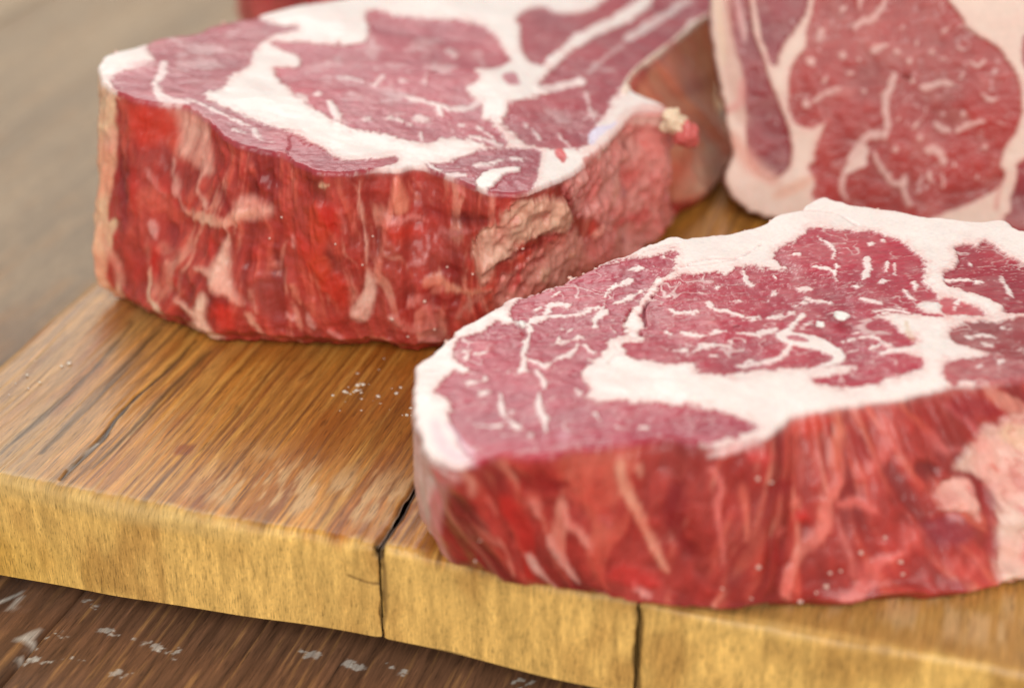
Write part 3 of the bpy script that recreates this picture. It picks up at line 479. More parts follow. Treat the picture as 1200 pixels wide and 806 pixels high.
STEAK_A = dict(
  centre=[-0.028,0.575],
  plane=[0.0606,-0.127,0],
  top=[[-109.3,-36.1],[-110.1,-30.7],[-109.2,-22.7],[-104.6,-14.2],[-101.2,-9.4],[-97.5,-0.9],[-92.1,5.7],[-85.5,11.0],[-81.5,20.0],[-75.2,29.2],[-69.7,34.3],[-64.4,42.3],[-57.3,49.2],[-50.2,57.2],[-42.8,65.4],[-32.3,77.1],[-13.1,92.7],[14.0,108.4],[42.3,121.2],[71.5,132.0],[97.7,140.3],[118.9,149.1],[126.3,144.7],[119.7,129.0],[109.2,105.6],[101.0,89.3],[90.3,64.6],[83.3,47.3],[75.7,30.5],[71.8,20.0],[70.1,11.4],[73.3,3.8],[79.1,-1.0],[83.0,-6.4],[81.5,-13.5],[75.0,-15.6],[69.4,-19.0],[64.8,-32.3],[59.8,-45.3],[53.5,-61.0],[48.4,-73.7],[42.7,-82.1],[35.9,-90.7],[30.6,-96.1],[24.1,-96.6],[19.4,-96.1],[14.9,-91.5],[9.5,-87.8],[4.1,-84.1],[-2.6,-82.1],[-7.6,-86.9],[-16.6,-89.6],[-21.6,-93.1],[-30.4,-95.0],[-36.0,-91.4],[-41.8,-85.7],[-48.7,-83.1],[-54.0,-82.6],[-61.1,-78.6],[-66.2,-70.9],[-69.6,-66.2],[-75.6,-59.2],[-80.4,-57.8],[-85.9,-57.4],[-92.8,-56.6],[-96.8,-54.1],[-101.4,-51.8],[-106.0,-46.3]],
  bot=[[84.0,0.4],[88.1,12.4],[97.4,22.5],[107.3,38.5],[113.9,58.7],[120.9,71.8],[100.3,138.0],[74.3,128.8],[54.0,121.2],[37.1,114.1],[22.8,107.4],[10.6,101.0],[0.0,94.8],[-9.3,88.8],[-17.6,82.7],[-24.8,76.5],[-31.3,70.3],[-36.8,63.8],[-41.9,57.6],[-46.8,52.0],[-51.6,46.5],[-57.0,41.4],[-61.7,35.6],[-66.6,29.6],[-72.4,23.5],[-76.8,16.3],[-81.4,8.6],[-91.0,0.0],[-96.1,-10.1],[-103.5,-22.0],[-103.7,-33.7],[-111.0,-50.5],[-105.9,-53.7],[-97.9,-61.8],[-89.3,-69.1],[-81.7,-75.1],[-70.5,-82.8],[-60.6,-83.3],[-49.2,-85.1],[-39.3,-85.1],[-30.3,-85.6],[-15.5,-85.1],[-11.1,-87.9],[-4.0,-89.6],[0.1,-89.6],[16.8,-85.6],[33.7,-73.9],[54.8,-46.0],[71.2,-21.1]],
  ops=[
   ('P',[[-101.0,-51.1],[-102.7,-44.7],[-101.8,-35.4],[-97.7,-30.8],[-93.2,-20.8],[-97.4,-9.3],[-97.3,2.0],[-92.8,10.6],[-86.5,17.7],[-82.8,28.7],[-76.2,36.2],[-70.6,40.9],[-64.4,35.8],[-58.3,30.8],[-51.3,31.0],[-52.3,25.8],[-57.2,21.6],[-60.9,14.3],[-63.2,3.1],[-63.0,-10.1],[-64.6,-19.2],[-67.5,-29.6],[-67.7,-37.8],[-70.6,-41.8],[-72.5,-43.4],[-70.8,-51.6],[-65.8,-55.7],[-59.2,-59.1],[-52.6,-62.6],[-45.4,-65.8],[-38.8,-70.9],[-36.3,-75.4],[-30.7,-78.9],[-27.6,-83.1],[-25.4,-86.7],[-24.7,-94.0],[-30.2,-97.3],[-34.6,-92.0],[-41.4,-89.0],[-48.3,-86.0],[-54.8,-86.3],[-59.2,-82.5],[-65.7,-74.0],[-71.3,-64.0],[-75.8,-60.8],[-82.2,-59.2],[-85.7,-58.4],[-92.6,-57.9],[-96.3,-56.2]],None,(166,56,68),1.0,1.1,1,-0.2,0,'cap_muscle'),
   ('P',[[-42.1,-71.9],[-38.5,-73.5],[-31.5,-77.4],[-26.8,-85.4],[-19.0,-83.6],[-12.1,-79.3],[-8.9,-77.1],[-8.1,-79.8],[-11.7,-85.1],[-18.5,-90.5],[-27.6,-97.3],[-35.2,-98.7],[-39.3,-96.7]],None,(166,58,70),0.8,0.5,1,-0.2,0,'cap_muscle'),
   ('P',[[-53.8,-13.3],[-50.5,-22.7],[-46.0,-30.4],[-42.3,-38.2],[-37.5,-44.4],[-33.4,-50.8],[-30.3,-53.6],[-27.5,-54.5],[-23.7,-58.9],[-16.3,-57.4],[-9.2,-59.8],[-2.3,-61.3],[1.8,-60.9],[4.4,-57.3],[12.7,-55.7],[19.7,-58.1],[25.2,-60.0],[25.2,-50.8],[22.3,-42.4],[20.8,-37.1],[18.0,-39.9],[17.1,-26.5],[14.1,-21.4],[11.6,-9.8],[15.9,-1.9],[15.0,8.7],[21.8,12.2],[27.2,24.4],[24.0,35.0],[20.7,50.8],[16.5,59.3],[9.8,63.2],[0.1,60.7],[-8.0,58.9],[-16.2,59.6],[-22.1,62.5],[-26.9,60.6],[-26.2,45.5],[-25.0,33.7],[-26.5,23.5],[-33.2,19.9],[-44.4,16.9],[-51.9,15.3],[-57.6,12.1],[-51.0,7.6],[-46.7,2.4],[-46.5,-6.4],[-51.2,-10.2]],None,(178,64,78),1.0,1.1,1,-0.25,0,'eye_muscle'),
   ('P',[[30.1,72.3],[34.8,86.1],[40.0,90.9],[45.9,86.4],[50.2,86.7],[55.4,87.4],[60.0,94.6],[66.8,111.4],[70.9,121.7],[83.8,126.9],[69.5,95.6],[60.1,78.5],[51.9,60.0],[46.6,45.6],[42.3,32.1],[38.6,22.7],[35.1,24.9],[32.0,35.5],[31.2,49.8],[31.3,62.4]],None,(166,64,74),1,1.1,1,-0.3,0,'upper_muscle'),
   ('P',[[37.9,1.3],[40.3,10.9],[45.3,26.2],[52.2,42.8],[58.4,57.4],[66.7,73.2],[74.2,86.6],[84.5,109.9],[92.5,133.4],[115.4,142.8],[109.9,111.4],[99.2,96.2],[90.9,69.4],[82.0,51.2],[74.0,29.4],[68.2,11.7],[64.4,-2.6],[61.4,-16.0],[56.3,-31.5],[53.6,-43.8],[50.4,-54.0],[48.3,-52.9],[44.1,-54.2],[38.5,-55.9],[32.9,-52.1],[28.7,-44.1],[25.1,-38.6],[26.5,-29.3],[28.7,-20.6],[33.9,-14.8],[41.5,-6.0],[39.3,-2.5]],None,(166,56,68),1,1.1,1,-0.3,0,'rib_muscle'),
   ('P',[[24.2,3.1],[28.8,10.2],[31.0,-1.0],[27.2,-4.5]],None,(200,120,128),1,0.5,1,0,0,None),
   ('P',[[1.3,-79.5],[7.8,-76.7],[11.7,-71.2],[17.0,-66.1],[23.9,-62.2],[36.3,-59.3],[36.9,-68.8],[34.6,-88.1],[30.6,-98.1],[20.9,-100.1],[17.5,-93.1],[12.2,-91.3],[6.9,-88.0]],None,(160,54,68),1,0.5,1,-0.2,0,'lower_muscle'),
   ('P',[[17.1,-88.3],[20.6,-80.6],[26.0,-77.3],[30.7,-75.9],[30.0,-79.5],[25.3,-84.2],[22.7,-91.5],[19.5,-96.5],[17.6,-95.5]],None,(245,230,222),0.8,0.5,1,0.4,1,None),
   ('P',[[50.0,-66.7],[56.1,-52.7],[62.4,-40.1],[67.0,-22.2],[73.1,-8.4],[80.9,-5.9],[83.5,-10.8],[80.8,-25.7],[70.4,-27.0],[61.8,-50.5],[54.1,-65.4]],None,(214,140,130),1.5,0.8,1,0,0.5,None),
   ('L',[[51.7,-58.2],[56.2,-50.4],[61.0,-39.6],[66.4,-20.4],[71.5,-10.6],[79.9,-8.9]],[2.9,2.9],(240,205,195),1.5,0.35,0.8,0,0.8,None),
   ('P',[[41.9,-58.5],[44.1,-55.1],[45.7,-60.9],[45.1,-68.1],[43.1,-67.0]],None,(214,85,85),0.7,0.5,1,0,0,None),
   ('P',[[54.7,-35.9],[60.0,-30.3],[63.9,-25.2],[62.8,-31.4],[57.3,-40.8],[54.8,-49.0],[53.5,-45.7]],None,(226,214,232),1,0.5,1,0,1,None),
   ('L',[[-90.1,-21.9],[-89.0,-32.0],[-89.3,-42.2],[-87.3,-49.4],[-83.8,-54.0],[-76.7,-55.5]],[3.54,2.02],(243,222,215),0.9,0.9,0.9,0.12,0.9,None),
   ('L',[[-77.3,-51.8],[-71.3,-55.6],[-63.6,-61.5],[-54.7,-66.9],[-51.7,-74.9],[-46.1,-77.6]],[1.14,0.65],(243,222,215),0.9,0.9,0.9,0.12,0.9,None),
   ('L',[[-60.9,-70.7],[-56.7,-72.1]],[0.75,0.43],(243,222,215),0.9,0.9,0.8,0.12,0.8,None),
   ('L',[[-7.6,-25.6],[0.5,-28.0],[7.8,-31.5],[14.2,-27.4],[17.7,-20.2]],[1.63,0.93],(243,222,215),0.9,0.9,0.9,0.12,0.9,None),
   ('L',[[2.7,-29.2],[4.8,-39.3]],[2.61,1.49],(243,222,215),0.9,0.9,0.9,0.12,0.9,None),
   ('L',[[-3.9,-42.2],[-0.4,-42.0]],[2.98,1.7],(243,222,215),0.9,0.9,0.85,0.12,0.85,None),
   ('L',[[-12.9,-45.1],[-10.1,-45.1],[-5.0,-48.2]],[1.38,0.79],(243,222,215),0.9,0.9,0.9,0.12,0.9,None),
   ('L',[[-1.9,-53.8],[-1.0,-59.1]],[1.36,0.78],(243,222,215),0.9,0.9,0.8,0.12,0.8,None),
   ('L',[[-32.6,-36.9],[-30.3,-46.0],[-28.0,-49.0]],[2.37,1.35],(243,222,215),0.9,0.9,0.9,0.12,0.9,None),
   ('L',[[-30.2,-47.8],[-29.5,-55.2]],[1.37,0.78],(243,222,215),0.9,0.9,0.9,0.12,0.9,None),
   ('L',[[-37.8,-30.7],[-37.1,-30.8]],[3.02,1.73],(243,222,215),0.9,0.9,0.8,0.12,0.8,None),
   ('L',[[-21.7,-49.8],[-18.3,-47.8]],[0.78,0.45],(243,222,215),0.9,0.9,0.8,0.12,0.8,None),
   ('L',[[16.7,-44.2],[20.3,-48.7],[22.4,-53.6]],[1.18,0.68],(243,222,215),0.9,0.9,0.9,0.12,0.9,None),
   ('L',[[10.3,-42.4],[12.5,-45.5]],[0.99,0.57],(243,222,215),0.9,0.9,0.8,0.12,0.8,None),
   ('L',[[14.0,-52.5],[19.6,-54.4],[24.5,-58.4]],[1.37,0.78],(243,222,215),0.9,0.9,0.9,0.12,0.9,None),
   ('L',[[-10.6,-11.1],[-7.6,-12.1]],[2.08,1.19],(243,222,215),0.9,0.9,0.6,0.12,0.6,None),
   ('L',[[-2.4,-12.5],[-2.1,-1.7]],[1.88,1.08],(243,222,215),0.9,0.9,0.5,0.12,0.5,None),
   ('L',[[-31.9,-12.1],[-25.2,-14.0],[-19.0,-18.1]],[1.45,0.83],(243,222,215),0.9,0.9,0.7,0.12,0.7,None),
   ('L',[[-16.7,-8.9],[-19.1,-16.1]],[2.49,1.42],(243,222,215),0.9,0.9,0.6,0.12,0.6,None),
   ('L',[[4.4,27.8],[7.8,19.7]],[3.28,1.88],(243,222,215),0.9,0.9,0.6,0.12,0.6,None),
   ('L',[[37.1,-3.3],[44.8,2.6],[51.9,9.4],[53.8,10.7]],[3.64,2.08],(243,222,215),0.9,0.9,0.9,0.12,0.9,None),
   ('L',[[52.6,9.6],[53.6,10.2]],[4.31,2.47],(243,222,215),0.9,0.9,0.9,0.12,0.9,None),
   ('L',[[73.0,65.3],[80.9,83.8],[91.1,104.1],[103.7,126.1]],[4.85,2.77],(243,222,215),0.9,0.9,0.75,0.12,0.75,None),
   ('L',[[56.2,20.9],[63.4,39.7],[70.8,56.9]],[2.02,1.16],(243,222,215),0.9,0.9,0.4,0.12,0.4,None),
   ('L',[[54.5,-1.6],[55.4,-17.9],[56.5,-25.6]],[1.67,0.95],(243,222,215),0.9,0.9,0.6,0.12,0.6,None),
   ('L',[[35.1,-40.2],[37.5,-48.8]],[0.99,0.57],(243,222,215),0.9,0.9,0.7,0.12,0.7,None),
   ('L',[[43.7,-43.2],[47.0,-51.5]],[0.99,0.57],(243,222,215),0.9,0.9,0.7,0.12,0.7,None),
   ('L',[[31.6,-33.6],[33.7,-40.6]],[0.6,0.34],(243,222,215),0.9,0.9,0.6,0.12,0.6,None),
   ('L',[[15.9,-76.9],[20.6,-73.7],[25.3,-70.6]],[1.33,0.76],(243,222,215),0.9,0.9,0.9,0.12,0.9,None),
   ('L',[[6.8,-86.3],[13.4,-85.2]],[1.3,0.74],(243,222,215),0.9,0.9,0.9,0.12,0.9,None),
   ('L',[[1.2,-77.9],[5.4,-83.4]],[1.5,0.85],(243,222,215),0.9,0.9,0.9,0.12,0.9,None),
   ('L',[[10.6,-78.5],[13.3,-79.4]],[0.94,0.54],(243,222,215),0.9,0.9,0.8,0.12,0.8,None),
   ('L',[[28.0,-68.0],[33.5,-68.1]],[1.15,0.66],(243,222,215),0.9,0.9,0.9,0.12,0.9,None),
   ('L',[[-43.4,-34.6],[-40.1,-39.4]],[2.39,1.37],(243,222,215),0.9,0.9,0.9,0.12,0.9,None),
   ('L',[[-37.6,-28.6],[-36.6,-32.3]],[2.01,1.15],(243,222,215),0.9,0.9,0.8,0.12,0.8,None),
   ('L',[[-33.3,-37.2],[-30.2,-47.8],[-28.3,-52.9]],[2.36,1.35],(243,222,215),0.9,0.9,0.9,0.12,0.9,None),
   ('L',[[-13.3,-89.8],[-7.7,-85.6]],[0.92,0.53],(243,222,215),0.9,0.9,0.8,0.12,0.8,None),
   ('L',[[-41.2,-0.1],[-36.5,-2.8]],[2.25,2.25],(214,170,168),2.0,2.2,0.6,0,0.4,None),
   ('L',[[-15.3,4.7],[-11.5,3.8]],[2.28,2.28],(214,170,168),2.0,2.2,0.6,0,0.4,None),
   ('L',[[-9.4,22.8],[-3.2,22.7]],[2.81,2.81],(214,170,168),2.0,2.2,0.6,0,0.4,None),
   ('L',[[-28.2,-29.5],[-23.2,-29.8]],[2.16,2.16],(214,170,168),2.0,2.2,0.6,0,0.4,None),
   ('L',[[-0.3,-43.9],[1.2,-45.3]],[1.84,1.84],(214,170,168),2.0,2.2,0.6,0,0.4,None),
   ('L',[[15.4,27.1],[17.2,16.2]],[2.34,2.34],(214,170,168),2.0,2.2,0.6,0,0.4,None),
   ('L',[[40.5,-22.8],[46.2,-28.9]],[2.19,2.19],(214,170,168),2.0,2.2,0.6,0,0.4,None),
   ('L',[[61.1,24.9],[65.9,26.6]],[2.37,2.37],(214,170,168),2.0,2.2,0.6,0,0.4,None),
   ('L',[[-74.3,12.8],[-71.0,21.2]],[3.07,3.07],(214,170,168),2.0,2.2,0.6,0,0.4,None),
   ('L',[[-86.4,-14.1],[-80.9,-3.3],[-73.6,-2.9]],[4.45,4.45],(214,170,168),2.0,2.2,0.6,0,0.4,None),
   ('L',[[-84.0,-19.7],[-74.2,-18.3]],[4.37,4.37],(214,170,168),2.0,2.2,0.6,0,0.4,None),
   ('L',[[-100.1,-29.6],[-92.9,-26.0]],[3.3,3.3],(214,170,168),2.0,2.2,0.6,0,0.4,None),
   ('L',[[-6.9,35.6],[1.0,36.1]],[4.77,4.77],(214,170,168),2.0,2.2,0.6,0,0.4,None),
   ('L',[[1.3,6.1],[5.2,5.2]],[3.81,3.81],(214,170,168),2.0,2.2,0.6,0,0.4,None),
   ('L',[[-8.5,-1.7],[-7.4,-1.8]],[3.01,3.01],(214,170,168),2.0,2.2,0.6,0,0.4,None),
   ('L',[[-24.0,31.6],[-21.5,6.9]],[3.87,3.87],(214,170,168),2.0,2.2,0.6,0,0.4,None),
   ('L',[[-34.3,6.8],[-33.6,2.6]],[3.03,3.03],(214,170,168),2.0,2.2,0.6,0,0.4,None),
   ('L',[[-15.3,-29.2],[-9.9,-23.3]],[3.19,3.19],(214,170,168),2.0,2.2,0.6,0,0.4,None),
   ('L',[[-2.3,2.6],[6.6,8.0]],[3.05,3.05],(214,170,168),2.0,2.2,0.6,0,0.4,None),
   ('L',[[108.7,104.0],[101.1,88.9],[91.5,67.1],[83.3,46.8],[76.5,30.3],[71.7,17.3],[68.1,3.0]],[3.76,3.76],(240,214,190),1,0.35,0.9,0.5,1,None),
   ('L',[[92.6,70.0],[88.6,62.2]],[2.17,2.17],(210,100,100),1,0.35,0.7,0,None,None),
  ],
  sops=[
   ('P',[[199.1,83.0],[200.1,74.3],[201.1,69.0],[200.1,61.3],[201.1,54.7],[199.0,33.1],[204.1,33.7],[199.0,13.2],[199.0,5.3],[199.0,0.0],[203.1,10.4],[204.1,3.9],[200.1,0.0],[130.1,0.0],[134.1,3.9],[133.1,10.4],[129.0,0.0],[129.0,5.3],[129.0,13.2],[134.1,33.7],[129.0,33.1],[131.1,54.7],[130.1,61.3],[131.1,69.0],[130.1,74.3],[129.1,83.0]],None,(230,178,142),2.2,0.6,1,0.4,1,'fat_rim'),
   ('L',[[199.1,65.3],[199.1,57.5]],[3.5,3.5],(230,150,128),3,0.35,0.7,0,None,None),
   ('L',[[199.1,24.8],[204.1,15.6],[203.1,3.9]],[3.63,3.63],(232,160,136),4,0.35,0.75,0,None,None),
   ('L',[[195.1,61.7],[198.1,57.5]],[3.52,3.52],(228,158,135),3,0.35,0.6,0,None,None),
   ('P',[[205.1,75.1],[221.1,74.4],[224.1,66.5],[225.1,61.4],[219.1,63.3],[212.1,61.5],[207.1,68.4]],None,(196,62,44),5.1,0.5,1,0,None,None),
   ('P',[[221.1,74.4],[226.1,73.8],[236.1,73.0],[240.1,67.8],[244.1,60.1],[240.1,57.9],[231.1,59.7],[226.1,60.1],[224.1,66.5]],None,(224,150,132),3.5,0.5,0.9,0.4,0.8,None),
   ('P',[[255.1,52.1],[260.1,55.3],[267.1,52.2],[265.1,48.8],[256.1,47.2]],None,(224,150,132),3.82,0.5,1,0.5,0.8,None),
   ('P',[[251.1,39.0],[253.1,41.3],[252.1,34.1],[254.1,25.5],[257.1,18.1],[252.1,20.7],[249.1,20.8],[247.1,26.9]],None,(228,165,145),3.06,0.5,1,0.4,0.8,None),
   ('P',[[234.1,13.6],[237.1,13.6],[241.1,12.3],[245.1,19.6],[247.1,17.1],[246.1,11.0],[249.1,2.4],[245.1,0.0],[236.1,1.2],[241.1,6.2],[240.1,9.9]],None,(236,184,160),3.06,0.5,1,0.4,0.8,None),
   ('P',[[301.1,33.8],[299.1,26.0],[296.1,22.7],[293.1,17.1],[295.1,13.6],[300.1,14.6],[303.1,21.3],[304.1,26.9]],None,(226,164,146),3.06,0.5,1,0.4,0.8,None),
   ('P',[[311.1,64.1],[316.1,57.0],[316.1,51.6],[310.1,52.0],[309.1,57.6]],None,(222,136,110),2.55,0.5,1,0.7,0.6,None),
   ('L',[[240.1,59.1],[239.1,53.0],[244.1,47.9]],[3.44,1.72],(224,150,132),2.0,0.9,0.9,0.35,0.7,None),
   ('L',[[226.1,57.6],[228.1,51.2],[232.1,44.7],[236.1,43.3]],[2.72,1.36],(226,162,146),2.0,0.9,0.9,0.35,0.7,None),
   ('L',[[236.1,43.3],[244.1,44.2],[252.1,45.0],[256.1,48.4],[261.1,50.4]],[5.14,2.57],(226,158,134),2.0,0.9,0.9,0.35,0.7,None),
   ('L',[[252.1,43.8],[252.1,37.7]],[2.48,1.24],(225,158,138),2.0,0.9,0.9,0.35,0.7,None),
   ('L',[[241.1,27.1],[247.1,26.9]],[2.13,1.07],(228,160,140),2.0,0.9,0.9,0.35,0.7,None),
   ('L',[[221.1,20.2],[222.1,11.3],[227.1,7.5],[227.1,3.7]],[3.6,1.8],(236,190,160),2.0,0.9,0.9,0.35,0.7,None),
   ('L',[[220.1,35.4],[222.1,31.5]],[3.95,1.98],(228,150,140),2.0,0.9,0.9,0.35,0.7,None),
   ('L',[[215.1,54.8],[219.1,50.6],[224.1,46.4]],[2.15,1.07],(210,120,110),2.0,0.9,0.9,0.35,0.7,None),
   ('L',[[260.1,22.8],[262.1,15.6]],[0.97,0.48],(220,140,120),2.0,0.9,0.9,0.35,0.7,None),
   ('L',[[259.1,14.4],[261.1,9.6],[263.1,4.8]],[1.75,0.88],(226,160,135),2.0,0.9,0.9,0.35,0.7,None),
   ('L',[[273.1,25.9],[275.1,19.9]],[1.35,0.67],(220,130,105),2.0,0.9,0.9,0.35,0.7,None),
   ('L',[[271.1,15.3],[273.1,12.9]],[3.3,1.65],(228,165,155),2.0,0.9,0.9,0.35,0.7,None),
   ('L',[[278.1,15.2],[279.1,10.5]],[2.52,1.26],(226,150,140),2.0,0.9,0.9,0.35,0.7,None),
   ('L',[[274.1,43.4],[274.1,39.9]],[1.32,0.66],(230,150,140),2.0,0.9,0.9,0.35,0.7,None),
   ('L',[[292.1,54.8],[293.1,46.7]],[1.67,0.84],(222,130,120),2.0,0.9,0.9,0.35,0.7,None),
   ('L',[[280.1,36.1],[286.1,38.1]],[1.13,0.57],(215,120,90),2.0,0.9,0.9,0.35,0.7,None),
   ('L',[[285.1,9.3],[289.1,4.6]],[2.53,1.27],(226,150,140),2.0,0.9,0.9,0.35,0.7,None),
   ('L',[[267.1,33.2],[268.1,29.6]],[1.15,0.57],(220,120,100),2.0,0.9,0.9,0.35,0.7,None),
   ('L',[[262.1,2.4],[265.1,2.4]],[2.16,1.08],(220,140,120),2.0,0.9,0.9,0.35,0.7,None),
   ('L',[[229.1,24.9],[230.1,24.9]],[1.78,0.89],(226,140,120),2.0,0.9,0.9,0.35,0.7,None),
   ('L',[[213.1,2.6],[216.1,2.5]],[3.24,1.62],(230,160,140),2.0,0.9,0.9,0.35,0.7,None),
   ('L',[[205.1,72.5],[207.1,64.6],[210.1,56.5]],[0.97,0.49],(205,90,70),4,0.9,0.88,0.4,0,None),
   ('L',[[252.1,70.6],[253.1,64.4],[252.1,58.4]],[0.75,0.37],(210,100,80),2.0,0.9,0.9,0.35,0.7,None),
   ('L',[[260.1,66.1],[262.1,61.1]],[0.74,0.37],(210,100,80),2.0,0.9,0.9,0.35,0.7,None),
   ('L',[[286.1,63.5],[289.1,64.3]],[2.19,1.1],(222,160,130),2.0,0.9,0.9,0.35,0.7,None),
   ('L',[[299.1,64.3],[299.1,57.5],[300.1,48.5],[301.1,41.6],[301.1,34.9]],[1.03,0.51],(228,160,140),2.0,0.9,0.9,0.35,0.7,None),
   ('L',[[291.1,54.9],[292.1,48.0]],[1.85,0.93],(220,130,110),2.0,0.9,0.9,0.35,0.7,None),
   ('L',[[297.1,54.3],[296.1,47.6]],[0.74,0.37],(210,100,85),2.0,0.9,0.9,0.35,0.7,None),
   ('L',[[311.1,63.0],[310.1,56.4],[308.1,50.0],[306.1,42.4],[305.1,34.6],[305.1,29.0]],[3.38,1.69],(220,122,102),2.0,0.9,0.9,0.35,0.7,None),
   ('L',[[309.1,48.8],[317.1,49.3],[322.1,47.8]],[3.38,1.69],(218,124,114),2.0,0.9,0.9,0.35,0.7,None),
   ('L',[[309.1,45.5],[321.1,44.6]],[5.65,2.83],(195,60,45),4,0.9,0.88,0.4,0,None),
   ('L',[[305.1,46.9],[305.1,38.0]],[3.77,1.88],(118,34,32),4,0.9,0.88,-1.3,0,None),
   ('L',[[316.1,34.0],[321.1,34.8],[322.1,38.0],[326.1,44.2],[329.1,42.9]],[1.33,0.66],(200,114,108),2.0,0.9,0.9,0.35,0.7,None),
   ('L',[[327.1,45.2],[333.1,45.8],[343.1,49.3]],[2.62,1.31],(192,102,96),2.0,0.9,0.9,0.35,0.7,None),
   ('L',[[328.1,33.3],[337.1,31.7]],[5.7,2.85],(146,40,38),4,0.9,0.88,-0.5,0,None),
   ('L',[[333.1,50.1],[347.1,53.1]],[4.27,2.13],(108,34,34),4,0.9,0.88,-1.3,0,None),
   ('L',[[318.1,61.3],[321.1,57.6],[325.1,51.8]],[0.84,0.42],(215,120,100),2.0,0.9,0.9,0.35,0.7,None),
   ('L',[[315.1,61.5],[320.1,54.5],[324.1,50.8]],[0.75,0.37],(215,120,100),2.0,0.9,0.9,0.35,0.7,None),
   ('L',[[334.1,61.7],[337.1,59.3]],[1.85,0.92],(212,110,100),2.0,0.9,0.9,0.35,0.7,None),
   ('L',[[322.1,52.1],[329.1,50.4]],[5.63,2.81],(150,42,38),4,0.9,0.88,-0.5,0,None),
   ('L',[[322.1,28.2],[326.1,29.1],[330.1,26.8],[337.1,25.4],[347.1,27.1]],[4.39,2.2],(216,142,114),2.0,0.9,0.9,0.35,0.7,None),
   ('L',[[347.1,27.1],[336.1,20.1],[333.1,16.0]],[2.68,1.34],(205,125,108),2.0,0.9,0.9,0.35,0.7,None),
   ('L',[[316.1,20.8],[321.1,21.8],[324.1,13.0]],[4.43,2.21],(212,124,110),2.0,0.9,0.9,0.35,0.7,None),
   ('L',[[308.1,16.7],[315.1,12.1],[324.1,11.9]],[3.86,1.93],(210,120,105),2.0,0.9,0.9,0.35,0.7,None),
   ('L',[[301.1,4.5],[308.1,3.3],[312.1,2.2]],[5.85,2.93],(200,120,92),2.0,0.9,0.9,0.35,0.7,None),
   ('L',[[320.1,6.5],[326.1,4.3]],[4.86,2.43],(206,122,112),2.0,0.9,0.9,0.35,0.7,None),
   ('L',[[322.1,22.8],[331.1,21.4]],[4.8,2.4],(140,34,32),4,0.9,0.88,-0.5,0,None),
   ('L',[[308.1,16.7],[309.1,15.5]],[1.93,0.96],(228,150,140),2.0,0.9,0.9,0.35,0.7,None),
   ('L',[[203.1,53.2],[207.1,42.6],[208.1,32.2]],[5.94,2.97],(140,44,46),4,0.9,0.88,-0.5,0,None),
   ('L',[[263.1,62.2],[271.1,60.1]],[5.59,2.79],(135,38,36),4,0.9,0.88,-0.5,0,None),
   ('L',[[249.1,55.0],[252.1,49.9]],[3.78,1.89],(140,36,36),4,0.9,0.88,-0.5,0,None),
   ('L',[[264.1,26.2],[266.1,19.0],[268.1,9.5]],[8.7,4.35],(152,62,54),4,0.9,0.88,-0.5,0,None),
   ('L',[[223.1,26.4],[223.1,17.6]],[5.97,2.98],(205,52,42),4,0.9,0.88,0.4,0,None),
   ('L',[[252.1,15.8],[253.1,8.5]],[7.8,3.9],(205,60,48),4,0.9,0.88,0.4,0,None),
   ('L',[[278.1,42.0],[285.1,31.2]],[7.56,3.78],(200,55,42),4,0.9,0.88,0.4,0,None),
   ('L',[[283.1,38.3],[285.1,26.6]],[9.48,4.74],(198,66,44),4,0.9,0.88,0.4,0,None),
   ('L',[[236.1,22.3],[240.1,18.5]],[5.88,2.94],(150,48,46),4,0.9,0.88,-0.5,0,None),
   ('L',[[284.1,54.4],[285.1,42.8]],[11.17,5.58],(202,68,46),4,0.9,0.88,0.4,0,None),
   ('L',[[289.1,29.9],[290.1,18.3]],[8.6,4.3],(196,60,44),4,0.9,0.88,0.4,0,None),
   ('L',[[288.1,55.2],[291.1,48.0]],[8.34,4.17],(196,50,38),4,0.9,0.88,0.4,0,None),
   ('L',[[211.1,52.6],[213.1,38.4]],[4.92,2.46],(188,48,38),4,0.9,0.88,0.4,0,None),
   ('L',[[245.1,38.0],[246.1,33.1]],[6.73,3.37],(196,56,46),4,0.9,0.88,0.4,0,None),
   ('L',[[228.1,36.2],[230.1,29.9]],[4.91,2.46],(150,50,48),4,0.9,0.88,-0.5,0,None),
   ('P',[[381.1,57.3],[392.4,58.5],[414.1,55.7],[425.1,56.1],[444.1,55.3],[497.2,42.9],[506.2,38.9],[498.2,29.8],[491.1,24.3],[471.6,20.8],[480.9,7.1],[478.6,-3.5],[425.2,-1.1],[399.1,8.7],[383.1,23.7],[391.1,28.4],[409.1,29.9],[388.1,43.2],[378.1,55.5]],None,(216,136,126),3.82,1.2,1,0.4,0.5,'bone'),
   ('P',[[341.1,46.3],[349.1,50.8],[353.1,56.6],[360.1,57.9],[376.1,52.7],[381.1,47.4],[387.1,39.3],[382.1,37.5],[372.1,42.0],[366.1,42.3],[359.1,41.7],[355.1,38.9],[350.1,37.3],[341.1,33.7]],None,(220,168,142),3.06,1.2,1,1.0,0.8,'bone'),
   ('P',[[343.1,46.2],[349.1,49.8],[352.1,54.6],[355.1,43.0],[356.1,37.8],[351.1,38.2],[348.1,35.3],[347.1,31.3],[344.1,29.3],[341.1,36.8],[342.1,43.1]],None,(214,158,136),3.82,1.0,1,0.6,0.8,'bone'),
   ('P',[[350.1,30.0],[356.1,32.7],[366.1,36.3],[376.1,36.8],[391.1,34.2],[408.1,6.8],[363.1,10.1],[352.1,16.5]],None,(214,140,124),3.82,1.2,1,0.4,0.6,'bone'),
   ('L',[[359.1,33.6],[357.1,25.5]],[2.45,2.45],(205,70,70),1.5,1.2,0.75,0.3,0.5,None),
   ('L',[[370.1,25.1],[372.1,26.0]],[4.16,4.16],(206,162,132),1.5,1.2,0.75,0.3,0.5,None),
